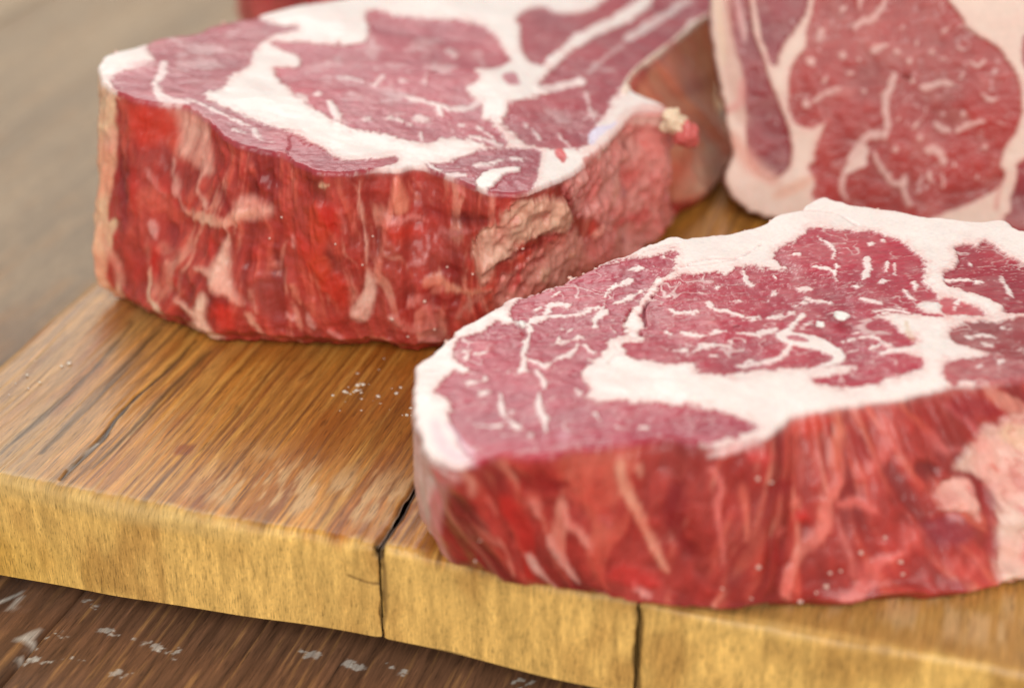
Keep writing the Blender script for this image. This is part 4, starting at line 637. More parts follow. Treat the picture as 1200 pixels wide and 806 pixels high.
   ('L',[[353.1,37.0],[359.1,38.7],[365.1,38.3]],[1.62,1.62],(120,40,36),1.5,1.2,0.75,-1.0,0.5,None),
   ('L',[[427.1,17.1],[431.1,14.2]],[3.0,3.0],(150,58,56),1.5,1.2,0.75,-1.0,0.5,None),
   ('L',[[456.1,9.1],[460.1,6.4]],[4.35,4.35],(200,75,70),1.5,1.2,0.75,0.3,0.5,None),
   ('L',[[435.1,43.4],[426.1,39.0],[416.1,33.5]],[4.39,4.39],(216,138,122),1.5,1.2,0.75,0.3,0.5,None),
   ('L',[[436.1,49.1],[438.1,47.1]],[2.21,2.21],(140,70,66),1.5,1.2,0.75,-1.0,0.5,None),
   ('L',[[462.1,23.6],[475.7,7.1]],[2.17,2.17],(206,110,110),1.5,1.2,0.75,0.3,0.5,None),
   ('L',[[378.1,55.5],[384.1,46.3],[389.1,40.2]],[2.33,2.33],(145,44,44),1.5,1.2,0.75,-1.0,0.5,None),
   ('L',[[389.4,59.8],[400.6,58.0],[414.1,55.7],[423.1,56.2]],[2.53,2.53],(240,192,176),1.5,1.2,0.75,0.3,0.5,None),
   ('L',[[424.8,58.9],[488.3,46.1],[501.2,39.0],[459.1,50.1]],[2.76,2.76],(240,206,192),1.5,1.2,0.75,0.3,0.5,None),
   ('L',[[431.1,34.1],[435.1,30.2]],[3.71,3.71],(185,130,135),1.5,1.2,0.75,0.3,0.5,None),
   ('L',[[421.1,24.8],[449.1,17.7]],[3.75,3.75],(200,84,80),1.5,1.2,0.75,0.3,0.5,None),
   ('L',[[402.1,29.1],[413.1,27.9]],[2.89,2.89],(224,160,140),1.5,1.2,0.75,0.3,0.5,None),
   ('L',[[370.1,40.1],[377.1,38.7]],[3.01,3.01],(196,90,86),1.5,1.2,0.75,0.3,0.5,None),
   ('L',[[385.1,27.5],[392.1,26.4]],[2.12,2.12],(226,160,130),1.5,1.2,0.75,0.3,0.5,None),
   ('P',[[538.2,52.1],[594.2,48.4],[687.8,37.6],[565.7,-7.0],[510.2,-2.8],[485.8,9.8],[462.1,47.3],[495.2,51.3]],None,(214,132,104),3.82,0.5,1,0,0.2,'rib_face'),
   ('L',[[494.2,12.1],[511.2,9.2],[519.3,8.1]],[16.71,16.71],(222,172,146),5,0.35,0.8,0,None,None),
   ('L',[[521.2,39.2],[615.2,14.9]],[6.96,6.96],(170,74,56),5,0.35,0.7,0,None,None),
  ],
  L=771.2354580503892,
  crumbs=[[270.1,49.6,1.1],[266.1,41.6,1.0],[290.1,43.5,1.0],[303.1,44.8,1.3],[290.1,43.5,0.9],[299.1,35.0,0.9],[329.1,33.2,0.9],[339.1,32.7,1.3],[359.1,39.7,1.4],[321.1,21.8,1.6],[324.1,11.9,1.6],[315.1,8.8,1.2],[309.1,16.6,1.5]],
  lift=[],
)
STEAK_B = dict(
  orig=[0.144,0.5911,0.057],
  e1=[0.9781,-0.2079,0.0],
  e2=[0.0711,0.3345,0.9397],
  n=[-0.1954,-0.9192,0.342],
  top=[[-75.1,35.3],[-73.2,16.8],[-71.1,4.5],[-68.3,-4.8],[-66.5,-11.6],[-64.9,-17.8],[-63.0,-24.9],[-60.7,-32.7],[-62.5,-40.8],[-61.4,-46.1],[-57.1,-50.9],[-51.1,-54.2],[-43.6,-55.8],[-32.4,-57.1],[-13.3,-59.2],[11.5,-59.5],[32.8,-58.2],[56.1,-51.1],[71.6,-31.2],[75.1,-0.5],[66.8,31.9],[44.0,51.3],[4.7,59.5],[-40.3,55.6],[-67.5,48.0]],
  ops=[
   ('P',[[-34.0,30.1],[-35.4,20.8],[-36.6,13.8],[-36.4,7.6],[-39.8,2.7],[-41.2,-2.8],[-40.7,-12.2],[-38.5,-18.3],[-33.6,-20.3],[-28.4,-17.5],[-26.2,-16.2],[-27.2,-22.1],[-29.0,-27.8],[-29.2,-33.3],[-31.3,-35.8],[-28.4,-41.1],[-28.8,-45.9],[-23.8,-48.7],[-17.5,-48.9],[-6.6,-48.9],[9.0,-50.6],[20.1,-46.5],[27.3,-42.7],[35.0,-37.4],[37.5,-32.5],[35.0,-30.4],[35.3,-26.5],[36.9,-21.0],[40.0,-15.3],[40.4,-9.2],[38.6,-0.1],[34.4,7.2],[29.4,12.1],[24.6,14.8],[19.0,17.5],[15.5,22.6],[10.3,28.3],[7.1,37.2],[-8.9,46.0],[-24.0,45.2]],None,(164,52,46),1,0.5,1,-0.3,0,'eye_muscle'),
   ('P',[[-55.6,28.8],[-40.9,29.7],[-39.4,22.1],[-41.9,16.5],[-45.3,10.9],[-47.8,5.3],[-48.3,1.4],[-50.1,4.4],[-53.2,11.9],[-55.1,19.6]],None,(144,42,50),1,0.5,1,-0.3,0,'cap_muscle'),
   ('P',[[-62.6,28.4],[-59.8,20.0],[-57.3,10.1],[-54.0,4.1],[-50.9,-3.5],[-47.0,-11.8],[-42.2,-20.9],[-39.8,-29.4],[-40.7,-36.6],[-45.9,-40.2],[-50.8,-38.2],[-53.8,-32.1],[-55.4,-22.7],[-55.8,-14.9],[-57.3,-3.2],[-61.2,5.1],[-64.2,12.0],[-66.1,19.6],[-67.2,28.1]],None,(140,38,42),1,0.5,1,-0.3,0,'outer_muscle'),
   ('P',[[44.4,-27.3],[43.6,-33.6],[42.8,-39.8],[42.8,-46.1],[40.9,-49.3],[44.8,-56.8],[58.9,-55.5],[64.3,-38.0],[58.8,-23.1]],None,(150,52,56),1,0.5,1,-0.3,0,'lower_muscle'),
   ('P',[[38.5,16.5],[42.9,17.6],[47.1,12.6],[44.0,7.8],[40.1,6.1]],None,(170,70,70),1,0.5,1,0,0,None),
   ('P',[[-18.8,-35.6],[-17.2,-29.2],[-13.6,-25.7],[-11.2,-27.1],[-11.5,-31.1],[-10.6,-32.6],[-13.5,-34.4],[-17.2,-36.3]],None,(228,196,184),0.8,0.5,1,0,1,None),
   ('L',[[-4.8,0.6],[-5.2,-3.3],[-6.7,-7.3],[-6.5,-12.7],[-5.1,-18.8],[-5.8,-22.8]],[2.97,2.08],(226,184,174),0.9,0.8,0.85,0.12,0.9,None),
   ('L',[[-6.4,-21.3],[-11.7,-22.5],[-15.0,-27.4],[-17.5,-33.1]],[3.61,2.53],(226,184,174),0.9,0.8,0.85,0.12,0.9,None),
   ('L',[[-18.7,-37.2],[-19.4,-42.0],[-17.0,-46.5]],[2.69,1.88],(226,184,174),0.9,0.8,0.85,0.12,0.9,None),
   ('L',[[-8.7,-28.5],[-5.9,-33.7],[-0.7,-38.8],[3.1,-38.5]],[1.88,1.32],(226,184,174),0.9,0.8,0.85,0.12,0.9,None),
   ('L',[[2.9,-36.2],[3.1,-41.6],[6.2,-46.1]],[2.35,1.65],(226,184,174),0.9,0.8,0.85,0.12,0.9,None),
   ('L',[[9.5,-26.2],[13.3,-25.9],[16.8,-30.3]],[2.81,1.97],(226,184,174),0.9,0.8,0.85,0.12,0.9,None),
   ('L',[[19.8,-30.5],[20.6,-30.5]],[2.65,1.85],(226,184,174),0.9,0.8,0.85,0.12,0.9,None),
   ('L',[[11.4,-33.9],[12.2,-37.0]],[2.03,1.42],(226,184,174),0.9,0.8,0.85,0.12,0.9,None),
   ('L',[[16.4,-33.5],[17.3,-38.9]],[1.25,0.87],(226,184,174),0.9,0.8,0.85,0.12,0.9,None),
   ('L',[[29.2,-32.4],[28.7,-34.8]],[1.4,0.98],(226,184,174),0.9,0.8,0.85,0.12,0.9,None),
   ('L',[[19.3,-18.5],[23.5,-15.8],[30.0,-13.4]],[2.17,1.52],(226,184,174),0.9,0.8,0.85,0.12,0.9,None),
   ('L',[[30.7,-13.0],[37.7,-14.7]],[0.93,0.65],(226,184,174),0.9,0.8,0.85,0.12,0.9,None),
   ('L',[[11.4,-15.6],[14.7,-18.1],[17.7,-18.2]],[1.87,1.31],(226,184,174),0.9,0.8,0.85,0.12,0.9,None),
   ('L',[[3.3,-19.0],[7.4,-14.0],[7.8,-10.9]],[1.4,0.98],(226,184,174),0.9,0.8,0.85,0.12,0.9,None),
   ('L',[[5.5,-3.3],[7.0,-3.2],[11.4,-1.7],[16.6,-1.4]],[2.64,1.85],(226,184,174),0.9,0.8,0.85,0.12,0.9,None),
   ('L',[[1.8,-1.3],[3.0,-2.0]],[2.64,1.85],(226,184,174),0.9,0.8,0.85,0.12,0.9,None),
   ('L',[[18.7,0.7],[19.9,3.1]],[2.01,1.41],(226,184,174),0.9,0.8,0.85,0.12,0.9,None),
   ('L',[[26.7,-4.1],[30.0,-6.1],[32.1,-5.6]],[2.01,1.4],(226,184,174),0.9,0.8,0.85,0.12,0.9,None),
   ('L',[[13.9,-12.3],[14.2,-12.4]],[2.02,1.41],(226,184,174),0.9,0.8,0.85,0.12,0.9,None),
   ('L',[[20.9,-11.6],[21.4,-11.8]],[2.17,1.52],(226,184,174),0.9,0.8,0.85,0.12,0.9,None),
   ('L',[[-36.0,-11.8],[-35.1,-13.3]],[3.63,2.54],(226,184,174),0.9,0.8,0.85,0.12,0.9,None),
   ('L',[[-33.7,-12.0],[-29.3,-8.6],[-24.2,-5.9]],[1.89,1.32],(226,184,174),0.9,0.8,0.85,0.12,0.9,None),
   ('L',[[-15.0,-6.2],[-14.4,-6.5]],[2.66,1.86],(226,184,174),0.9,0.8,0.85,0.12,0.9,None),
   ('L',[[-1.8,-15.3],[-1.2,-15.6]],[2.19,1.53],(226,184,174),0.9,0.8,0.85,0.12,0.9,None),
   ('L',[[-1.4,-26.0],[-1.0,-26.8]],[2.19,1.53],(226,184,174),0.9,0.8,0.85,0.12,0.9,None),
   ('L',[[6.5,-21.5],[7.1,-22.2]],[1.72,1.2],(226,184,174),0.9,0.8,0.85,0.12,0.9,None),
   ('L',[[29.6,-22.9],[31.3,-23.3]],[1.86,1.3],(226,184,174),0.9,0.8,0.85,0.12,0.9,None),
   ('L',[[-35.3,3.4],[-34.6,2.3]],[4.4,3.08],(226,184,174),0.9,0.8,0.85,0.12,0.9,None),
   ('L',[[-32.4,14.9],[-32.8,11.0]],[2.97,2.08],(226,184,174),0.9,0.8,0.85,0.12,0.9,None),
   ('L',[[-24.1,6.0],[-23.3,5.6]],[2.97,2.08],(226,184,174),0.9,0.8,0.85,0.12,0.9,None),
   ('L',[[-25.8,22.8],[-25.0,22.3]],[3.74,2.62],(226,184,174),0.9,0.8,0.85,0.12,0.9,None),
   ('L',[[-20.3,16.4],[-18.2,18.9],[-14.5,19.9],[-11.3,25.4],[-10.2,30.1]],[2.33,1.63],(226,184,174),0.9,0.8,0.85,0.12,0.9,None),
   ('L',[[-19.9,27.9],[-19.5,23.4]],[1.55,1.09],(226,184,174),0.9,0.8,0.85,0.12,0.9,None),
   ('L',[[-13.3,8.4],[-8.2,11.1]],[2.18,1.52],(226,184,174),0.9,0.8,0.85,0.12,0.9,None),
   ('L',[[-3.9,17.5],[-3.1,17.3]],[2.63,1.84],(226,184,174),0.9,0.8,0.85,0.12,0.9,None),
   ('L',[[1.6,13.3],[2.1,11.6]],[1.86,1.3],(226,184,174),0.9,0.8,0.85,0.12,0.9,None),
   ('L',[[-0.0,5.5],[0.7,5.3]],[2.17,1.52],(226,184,174),0.9,0.8,0.85,0.12,0.9,None),
   ('L',[[12.3,7.9],[13.2,6.4]],[1.86,1.3],(226,184,174),0.9,0.8,0.85,0.12,0.9,None),
   ('L',[[10.8,17.0],[14.3,19.5]],[1.54,1.08],(226,184,174),0.9,0.8,0.85,0.12,0.9,None),
   ('L',[[16.7,11.7],[18.7,11.0]],[2.0,1.4],(226,184,174),0.9,0.8,0.85,0.12,0.9,None),
   ('L',[[21.7,7.0],[24.1,5.7],[26.2,7.4]],[1.85,1.29],(226,184,174),0.9,0.8,0.85,0.12,0.9,None),
   ('L',[[7.6,9.6],[8.4,9.3]],[1.55,1.08],(226,184,174),0.9,0.8,0.85,0.12,0.9,None),
   ('L',[[-5.0,9.0],[-4.2,8.8]],[2.02,1.41],(226,184,174),0.9,0.8,0.85,0.12,0.9,None),
   ('L',[[-18.0,5.0],[-17.2,4.8]],[1.87,1.31],(226,184,174),0.9,0.8,0.85,0.12,0.9,None),
   ('L',[[-20.9,-0.6],[-19.4,-0.1]],[1.56,1.09],(226,184,174),0.9,0.8,0.85,0.12,0.9,None),
   ('L',[[-29.8,-4.3],[-28.8,-1.9]],[1.88,1.32],(226,184,174),0.9,0.8,0.85,0.12,0.9,None),
   ('L',[[-65.4,25.1],[-61.3,14.5],[-59.9,9.9]],[2.84,1.99],(226,184,174),0.9,0.8,0.85,0.12,0.9,None),
   ('L',[[-42.8,-47.1],[-36.9,-43.4],[-30.9,-39.8]],[4.77,4.77],(224,170,146),3,0.35,0.7,0,None,None),
   ('L',[[-68.7,26.4],[-66.2,7.9],[-61.5,-9.0],[-58.1,-19.8]],[7.12,7.12],(200,150,132),5,0.35,0.7,0,None,None),
   ('L',[[-60.7,-26.3],[-54.3,-35.3],[-43.4,-41.6]],[5.58,5.58],(206,146,126),6,0.35,0.7,0,None,None),
   ('L',[[-71.7,24.7],[-68.9,11.7],[-67.0,0.0]],[2.85,2.85],(222,192,164),2,0.35,0.7,0,None,None),
   ('L',[[-65.1,26.6],[-61.9,8.2],[-58.0,-1.7],[-55.9,-16.4]],[4.11,4.11],(146,56,60),2.5,0.35,0.9,0,None,None),
   ('L',[[-65.1,26.6],[-61.7,14.5],[-59.8,9.1]],[1.73,1.73],(216,160,156),2,0.35,0.8,0,None,None),
   ('L',[[-61.4,-26.4],[-54.3,-35.3],[-44.9,-41.7]],[3.98,3.98],(216,150,130),4,0.35,0.7,0,None,None),
   ('L',[[-59.4,-5.7],[-59.5,-13.6],[-64.7,-17.1]],[3.18,3.18],(214,130,124),3,0.35,0.7,0,None,None),
   ('L',[[37.2,-37.2],[36.6,-45.0]],[1.87,1.87],(205,110,100),2,0.35,0.6,0,None,None),
  ],
)
BT_OPS = [
 ('L',[[-123.2,11.0],[-122.3,29.9],[-121.7,50.0],[-122.2,68.6],[-124.8,96.6]],[2.4,1.68],(66,52,26),1.4,0.5,0.75,0,None,None),
 ('L',[[-111.2,14.7],[-112.1,33.1],[-111.4,45.5],[-112.3,64.1],[-113.6,81.4],[-113.4,93.8]],[2.1,1.47],(66,52,28),1.4,0.5,0.8,0,None,None),
 ('L',[[-99.0,4.6],[-98.9,16.1],[-98.7,28.0],[-99.6,38.0],[-100.0,50.6],[-99.3,64.2],[-98.6,78.3],[-99.0,91.4]],[1.9,1.3299999999999998],(42,36,26),0.8,0.5,0.95,-0.5,None,None),
 ('L',[[-92.7,12.2],[-92.2,27.0],[-92.1,40.8],[-92.5,56.8],[-92.2,70.3],[-91.1,86.6]],[2.0,1.4],(66,50,26),1.4,0.5,0.8,0,None,None),
 ('L',[[-55.6,77.6],[-52.8,94.2]],[1.0,0.7],(84,48,24),1.4,0.5,0.8,0,None,None),
 ('L',[[-99.9,10.0],[-100.1,17.6],[-98.8,25.5]],[0.6,0.42],(196,186,170),1.4,0.5,0.8,0,None,None),
 ('L',[[-139.6,37.3],[-140.8,59.4],[-140.5,80.4]],[3,2.0999999999999996],(120,76,36),2,0.5,0.5,0,None,None),
 ('L',[[-72.9,28.5],[-70.8,32.1]],[7,4.8999999999999995],(138,66,26),2.5,0.5,0.8,0,None,None),
 ('L',[[-59.1,28.8],[-59.8,36.0]],[3,2.0999999999999996],(190,130,50),1,0.5,0.6,0,None,None),
 ('L',[[-61.0,58.9],[-61.0,67.1]],[2,1.4],(190,130,50),1,0.5,0.6,0,None,None),
 ('L',[[0.5,-3],[0.6,1],[0.8,20],[0.5,60]],[3.6,2.4],(54,44,36),0.9,0.5,0.9,-1.2,None,None),
 ('L',[[0.8,0],[1.6,-8],[1.4,-18],[0.6,-27]],[3.0,1.2],(112,84,48),1.2,0.5,0.7,-0.2,None,None),
 ('L',[[73.4,-2],[74.2,-12],[73.6,-20],[74.6,-30]],[1.4,2.0],(60,42,26),0.7,0.5,0.9,-0.6,None,None),
 ('L',[[-9,-11],[-3,-12.5],[0,-12.6]],[0.9,0.9],(96,66,36),0.5,0.3,0.8,-0.3,None,None),
]
TABLE_OPS = [
 ('L',[[-121.2,-3.0],[-119.8,-0.4]],[1.7999999999999998,1.44],(210,204,192),0.6,1.8,0.7,0.06,None,None),
 ('L',[[-117.8,-4.2],[-115.7,-0.9]],[1.25,1.0],(210,204,192),0.6,1.8,0.7,0.06,None,None),
 ('L',[[-117.9,-0.7],[-116.5,2.8]],[1.08,0.8640000000000001],(210,204,192),0.6,1.8,0.7,0.06,None,None),
 ('L',[[-114.6,-1.9],[-112.4,2.3]],[0.75,0.6000000000000001],(210,204,192),0.6,1.8,0.7,0.06,None,None),
 ('L',[[-106.5,-17.5],[-103.2,-13.6]],[2.16,1.7280000000000002],(210,204,192),0.6,1.8,0.7,0.06,None,None),
 ('L',[[-103.3,-18.6],[-99.2,-14.1]],[1.5,1.2000000000000002],(210,204,192),0.6,1.8,0.7,0.06,None,None),
 ('L',[[-104.3,-19.3],[-104.3,-16.5]],[1.44,1.152],(210,204,192),0.6,1.8,0.7,0.06,None,None),
 ('L',[[-101.1,-20.4],[-100.4,-16.9]],[1.0,0.8],(210,204,192),0.6,1.8,0.7,0.06,None,None),
 ('L',[[-99.9,-13.0],[-96.5,-11.6]],[0.72,0.576],(210,204,192),0.6,1.8,0.7,0.06,None,None),
 ('L',[[-96.7,-14.1],[-92.6,-12.0]],[0.5,0.4],(210,204,192),0.6,1.8,0.7,0.06,None,None),
 ('L',[[-85.4,-7.3],[-82.7,-6.1]],[0.72,0.576],(210,204,192),0.6,1.8,0.7,0.06,None,None),
 ('L',[[-82.2,-8.4],[-78.8,-6.5]],[0.5,0.4],(210,204,192),0.6,1.8,0.7,0.06,None,None),
 ('L',[[-74.4,-8.5],[-73.6,-7.4]],[1.08,0.8640000000000001],(210,204,192),0.6,1.8,0.7,0.06,None,None),
 ('L',[[-71.3,-9.6],[-69.8,-7.8]],[0.75,0.6000000000000001],(210,204,192),0.6,1.8,0.7,0.06,None,None),
 ('L',[[-67.2,-9.1],[-64.8,-9.5]],[1.08,0.8640000000000001],(210,204,192),0.6,1.8,0.7,0.06,None,None),
 ('L',[[-64.2,-10.2],[-61.0,-10.0]],[0.75,0.6000000000000001],(210,204,192),0.6,1.8,0.7,0.06,None,None),
 ('L',[[-61.0,-10.4],[-59.2,-8.6]],[1.44,1.152],(210,204,192),0.6,1.8,0.7,0.06,None,None),
 ('L',[[-58.0,-11.5],[-55.4,-9.1]],[1.0,0.8],(210,204,192),0.6,1.8,0.7,0.06,None,None),
 ('L',[[-72.1,-22.9],[-71.3,-21.9]],[0.8999999999999999,0.72],(210,204,192),0.6,1.8,0.7,0.06,None,None),
 ('L',[[-69.1,-23.9],[-67.6,-22.3]],[0.625,0.5],(210,204,192),0.6,1.8,0.7,0.06,None,None),
 ('L',[[-25.7,1.7],[-24.3,2.1]],[1.44,1.152],(210,204,192),0.6,1.8,0.7,0.06,None,None),
 ('L',[[-22.8,0.6],[-20.6,1.7]],[1.0,0.8],(210,204,192),0.6,1.8,0.7,0.06,None,None),
 ('L',[[-10.9,-0.1],[-9.9,1.4]],[2.16,1.7280000000000002],(210,204,192),0.6,1.8,0.7,0.06,None,None),
 ('L',[[-8.1,-1.2],[-6.3,0.9]],[1.5,1.2000000000000002],(210,204,192),0.6,1.8,0.7,0.06,None,None),
 ('L',[[1.0,2.8],[3.1,2.3]],[1.44,1.152],(210,204,192),0.6,1.8,0.7,0.06,None,None),
 ('L',[[3.8,1.7],[6.6,1.8]],[1.0,0.8],(210,204,192),0.6,1.8,0.7,0.06,None,None),
 ('L',[[-97.7,-23.7],[-93.4,-21.6]],[0.72,0.576],(210,204,192),0.6,1.8,0.7,0.06,None,None),
 ('L',[[-94.6,-24.8],[-89.6,-22.0]],[0.5,0.4],(210,204,192),0.6,1.8,0.7,0.06,None,None),
 ('L',[[-87.8,-20.7],[-87.1,-20.1]],[0.72,0.576],(210,204,192),0.6,1.8,0.7,0.06,None,None),
 ('L',[[-84.8,-21.7],[-83.3,-20.5]],[0.5,0.4],(210,204,192),0.6,1.8,0.7,0.06,None,None),
 ('L',[[-116.5,-6.8],[-115.0,-4.6]],[1.08,0.8640000000000001],(210,204,192),0.6,1.8,0.7,0.06,None,None),
 ('L',[[-113.2,-7.9],[-110.9,-5.0]],[0.75,0.6000000000000001],(210,204,192),0.6,1.8,0.7,0.06,None,None),
 ('L',[[-96.7,3.7],[-95.8,5.3]],[0.72,0.576],(210,204,192),0.6,1.8,0.7,0.06,None,None),
 ('L',[[-93.4,2.5],[-91.8,4.7]],[0.5,0.4],(210,204,192),0.6,1.8,0.7,0.06,None,None),
 ('L',[[37.0,6.2],[38.8,8.6]],[0.72,0.576],(210,204,192),0.6,1.8,0.7,0.06,None,None),
 ('L',[[39.6,5.1],[42.2,8.1]],[0.5,0.4],(210,204,192),0.6,1.8,0.7,0.06,None,None),
 ('L',[[-102.4,-25.2],[-101.2,-24.0]],[1.08,0.8640000000000001],(210,204,192),0.6,1.8,0.7,0.06,None,None),
 ('L',[[-99.3,-26.2],[-97.3,-24.4]],[0.75,0.6000000000000001],(210,204,192),0.6,1.8,0.7,0.06,None,None),
]
TABLE_JOINTS = [-760.0, -420.0, -100.9, 110.0, 320.0, 520.0]

# ------------------------------------------------------------------ table and cutting board
G = np.array([.295, .9555]); PV = np.array([.9555, -.295])        # board grain direction and front edge direction
ORG = np.array([-.0372, .3798])                                   # where the first plank joint meets the front edge
def board_xy(p, g): return ORG[0]+(p*PV[0]+g*G[0])*MM, ORG[1]+(p*PV[1]+g*G[1])*MM
ROT = math.atan2(PV[1], PV[0])

wood_mat = attr_material('oiled_wood', 'wood', .40, 70, .00035, (12, 1, 1.6), -ROT, .5, .25, .18)
table_mat = attr_material('weathered_table_wood', 'wood', .55, 60, .0007, (12, 1, 4), -ROT, .5, 0, .2)

board = empty('cutting_board', (ORG[0], ORG[1], -.0315), 'thick rustic wooden cutting board with yellow end grain under the steaks', 'cutting board')
T_B = 31.5                                                        # board thickness, mm
JOINTS = [-156., 0., 73.5, 176., 262.]
LEN = 680.
BOARD_TOP = BT_OPS
for b in range(4):
    p0, p1 = JOINTS[b]+.35, JOINTS[b+1]-.35
    fine = b < 3
    du = .45 if fine else .9
    nu = int((p1-p0)/du); pu = np.linspace(p0, p1, nu)
    # rows along the unrolled profile: front face (v<0, height), worn edge, top (v>0)
    vf = np.linspace(-T_B, 0, 62)
    vt = np.r_[np.linspace(.3, 12, 32), np.linspace(12.5, 150, 170 if b == 0 else 110), np.linspace(153, LEN, 60)]
    vv = np.r_[vf, vt]; nv = len(vv)
    U, Vv = np.meshgrid(pu, vv); U, Vv = U.ravel(), Vv.ravel()
    sd = 40+b*7
    wav = 1.6*fbm(U/60., 0*U, 0, 2, 5)                            # front edge is not quite straight
    bot = T_B+4.5*sstep(-10, -140, U)-.5*fbm(U/60., 0*U+3, 0, 2, 8)
    RE = 3.2+1.2*fbm(U/25., 0*U, 0, 2, 15)
    fr = Vv <= 0
    # worn rounded front edge: a quarter round between the face and the top
    qa = RE*np.pi/4; a_ = np.clip((Vv+qa)/RE, 0, np.pi/2)
    g = RE*(1-np.cos(a_))+np.where(Vv > qa, Vv-qa, 0)
    z = -RE*(1-np.sin(a_))+np.where(Vv < -qa, (Vv+qa)/(T_B-qa)*(bot-RE), 0)
    g = g-1.6+wav+np.where(fr, .2*fbm(U/4., Vv/12., 0, 3, sd)*sstep(0, -3, Vv)*sstep(-T_B, -T_B+6, Vv), 0)
    top = ~fr
    grain = fbm(U/1.6+.8*fbm(U/20, Vv/60, 0, 2, sd+1), Vv/45., 0, 3, sd+2)
    z = z+np.where(top, .22*grain+.5*fbm(U/30., Vv/50., 0, 2, sd+3), 0)
    # rounded plank sides at the joints
    e = np.minimum(U-p0, p1-U); z = z-np.where(top, .7*np.exp(-e/.8), 0); g = g+np.where(fr, .7*np.exp(-e/.8), 0)
    if b == 0:                                                     # rounded left long edge
        el = U-p0; z = z-np.where(top & (el < 7), 7*(1-np.sqrt(np.clip(1-((7-el)/7)**2, 0, 1)))*.8, 0)
    # colour
    pt = Paint(U, Vv, 1., (168, 116, 60), U, Vv/6, 0, sd)
    f1 = fbm(U/2.4+1.5*fbm(U/25, Vv/70, 0, 2, sd+5), Vv/70., 0, 4, sd+4)
    f2 = fbm(U/22., Vv/120., 0, 2, sd+6); f3 = fbm(U/.9, Vv/22., 0, 3, sd+7)
    f4 = fbm(U/1.1+.6*fbm(U/12, Vv/40, 0, 2, sd+13), Vv/90., 0, 3, sd+14)
    c_top = lin((190, 128, 52))[None]*(1+.42*f1+.20*f3)[:, None]
    c_top += (lin((88, 54, 24))-c_top)*(.75*sstep(.15, .8, f4+.35*f1))[:, None]
    c_top += (lin((218, 164, 80))-c_top)*(.7*sstep(.2, .8, -f4+.2*f3))[:, None]
    c_top += (lin((178, 140, 92))-c_top)*(sstep(-80, -150, U)*.6+.3*sstep(.0, .8, f2))[:, None].clip(0, 1)
    c_top += (lin((150, 92, 36))-c_top)*(sstep(-95, -50, U)*sstep(60, 10, U)*sstep(12, 40, Vv)*.5*(.6+.5*f1))[:, None].clip(0, 1)
    c_top += (lin((158, 84, 26))-c_top)*(.55*sstep(.0, .7, fbm(U/12., Vv/55., 0, 3, sd+18)))[:, None]
    c_top += (lin((196, 150, 84))-c_top)*(sstep(40, 80, U)*sstep(60, 20, Vv)*.8)[:, None].clip(0, 1)
    wear = sstep(-.25, .55, fbm(U/2.2, Vv/14., 0, 4, sd+11)+.35*fbm(U/14, Vv/14, 0, 2, sd+16))*sstep(44, 22, Vv)*sstep(4, 12, Vv)*sstep(-75, -45, U)
    c_top += (lin((210, 168, 114))-c_top)*(.9*wear)[:, None].clip(0, 1)
    vf2 = fbm(U/2.0, Vv/14., 0, 3, sd+8); sp = fbm(U/.55, Vv/.7, 0, 2, sd+9); lo = fbm(U/14., Vv/24., 0, 3, sd+10)
    c_fr = lin((232, 186, 104))[None]*(1+.20*vf2+.05*sp)[:, None]
    c_fr += (lin((158, 104, 46))-c_fr)*(.5*sstep(-.2, .9, lo))[:, None].clip(0, 1)
    c_fr += (lin((226, 178, 70))-c_fr)*(.5*sstep(-8, -26, Vv)*sstep(-70, -140, U))[:, None].clip(0, 1)
    c_fr *= (1-.25*sstep(.62, .95, sp))[:, None]
    mixf = sstep(-2.5, 3.5, Vv+2.5*fbm(U/6., 0*U, 0, 3, sd+12))[:, None]
    pt.col = c_fr*(1-mixf)+c_top*mixf
    band = sstep(-7, -3, Vv)*sstep(5, 0, Vv)*sstep(-20, -60, U)
    pt.col += (lin((214, 178, 112))-pt.col)*(.6*band)[:, None]
    pt.apply(BOARD_TOP)
    z = z+np.where(top, pt.h, 0); g = g-np.where(fr, pt.h, 0)
    # joints wander a little
    Uw = U.copy()
    for jn in (b, b+1):
        ed_ = np.abs(U-JOINTS[jn]); Uw = Uw+(.9*fbm(Vv/13., 0*U+jn*3.3, 0, 3, 70)+.3)*np.exp(-ed_/6.)*(0 if jn == 0 else 1)
        Uw = Uw+np.sign(U-JOINTS[jn])*.35*sstep(-.2, .8, fbm(Vv/7., 0*U+jn, 0, 2, 71))*np.exp(-ed_/2.)
    X = np.stack([(Uw*PV[0]+g*G[0])*MM, (Uw*PV[1]+g*G[1])*MM, (z+T_B)*MM], -1)
    Fq = grid_faces(nv, nu, False)
    # joint walls, back and underside
    depth_v = np.stack([X[:, 0], X[:, 1], np.where(fr, X[:, 2], 0)], -1)
    base = len(X)
    A = np.arange(nv)*nu; Bc = A+nu-1
    lowL, lowR = X[A].copy(), X[Bc].copy()
    for q in (lowL, lowR): q[:, 2] = np.minimum(q[:, 2], (T_B-bot.min())*MM+.0); q[:62] = q[0]
    X2 = np.vstack([X, lowL, lowR]); c2 = np.vstack([pt.col, pt.col[A]*.5, pt.col[Bc]*.5])
    i = np.arange(nv-1)
    WL = np.stack([A[i+1], A[i], base+i, base+i+1], -1); WR = np.stack([Bc[i], Bc[i+1], base+nv+i+1, base+nv+i], -1)
    UN = np.stack([base+i, base+nv+i, base+nv+i+1, base+i+1], -1)[61:]
    BK = np.array([[(nv-1)*nu, base+nv-1, base+2*nv-1, (nv-1)*nu+nu-1]])
    me = mesh_np('plank', X2, np.vstack([Fq, WL, WR, UN, BK]), {'wood': c2.clip(0, 1)})
    make_obj('plank', me, board, wood_mat)

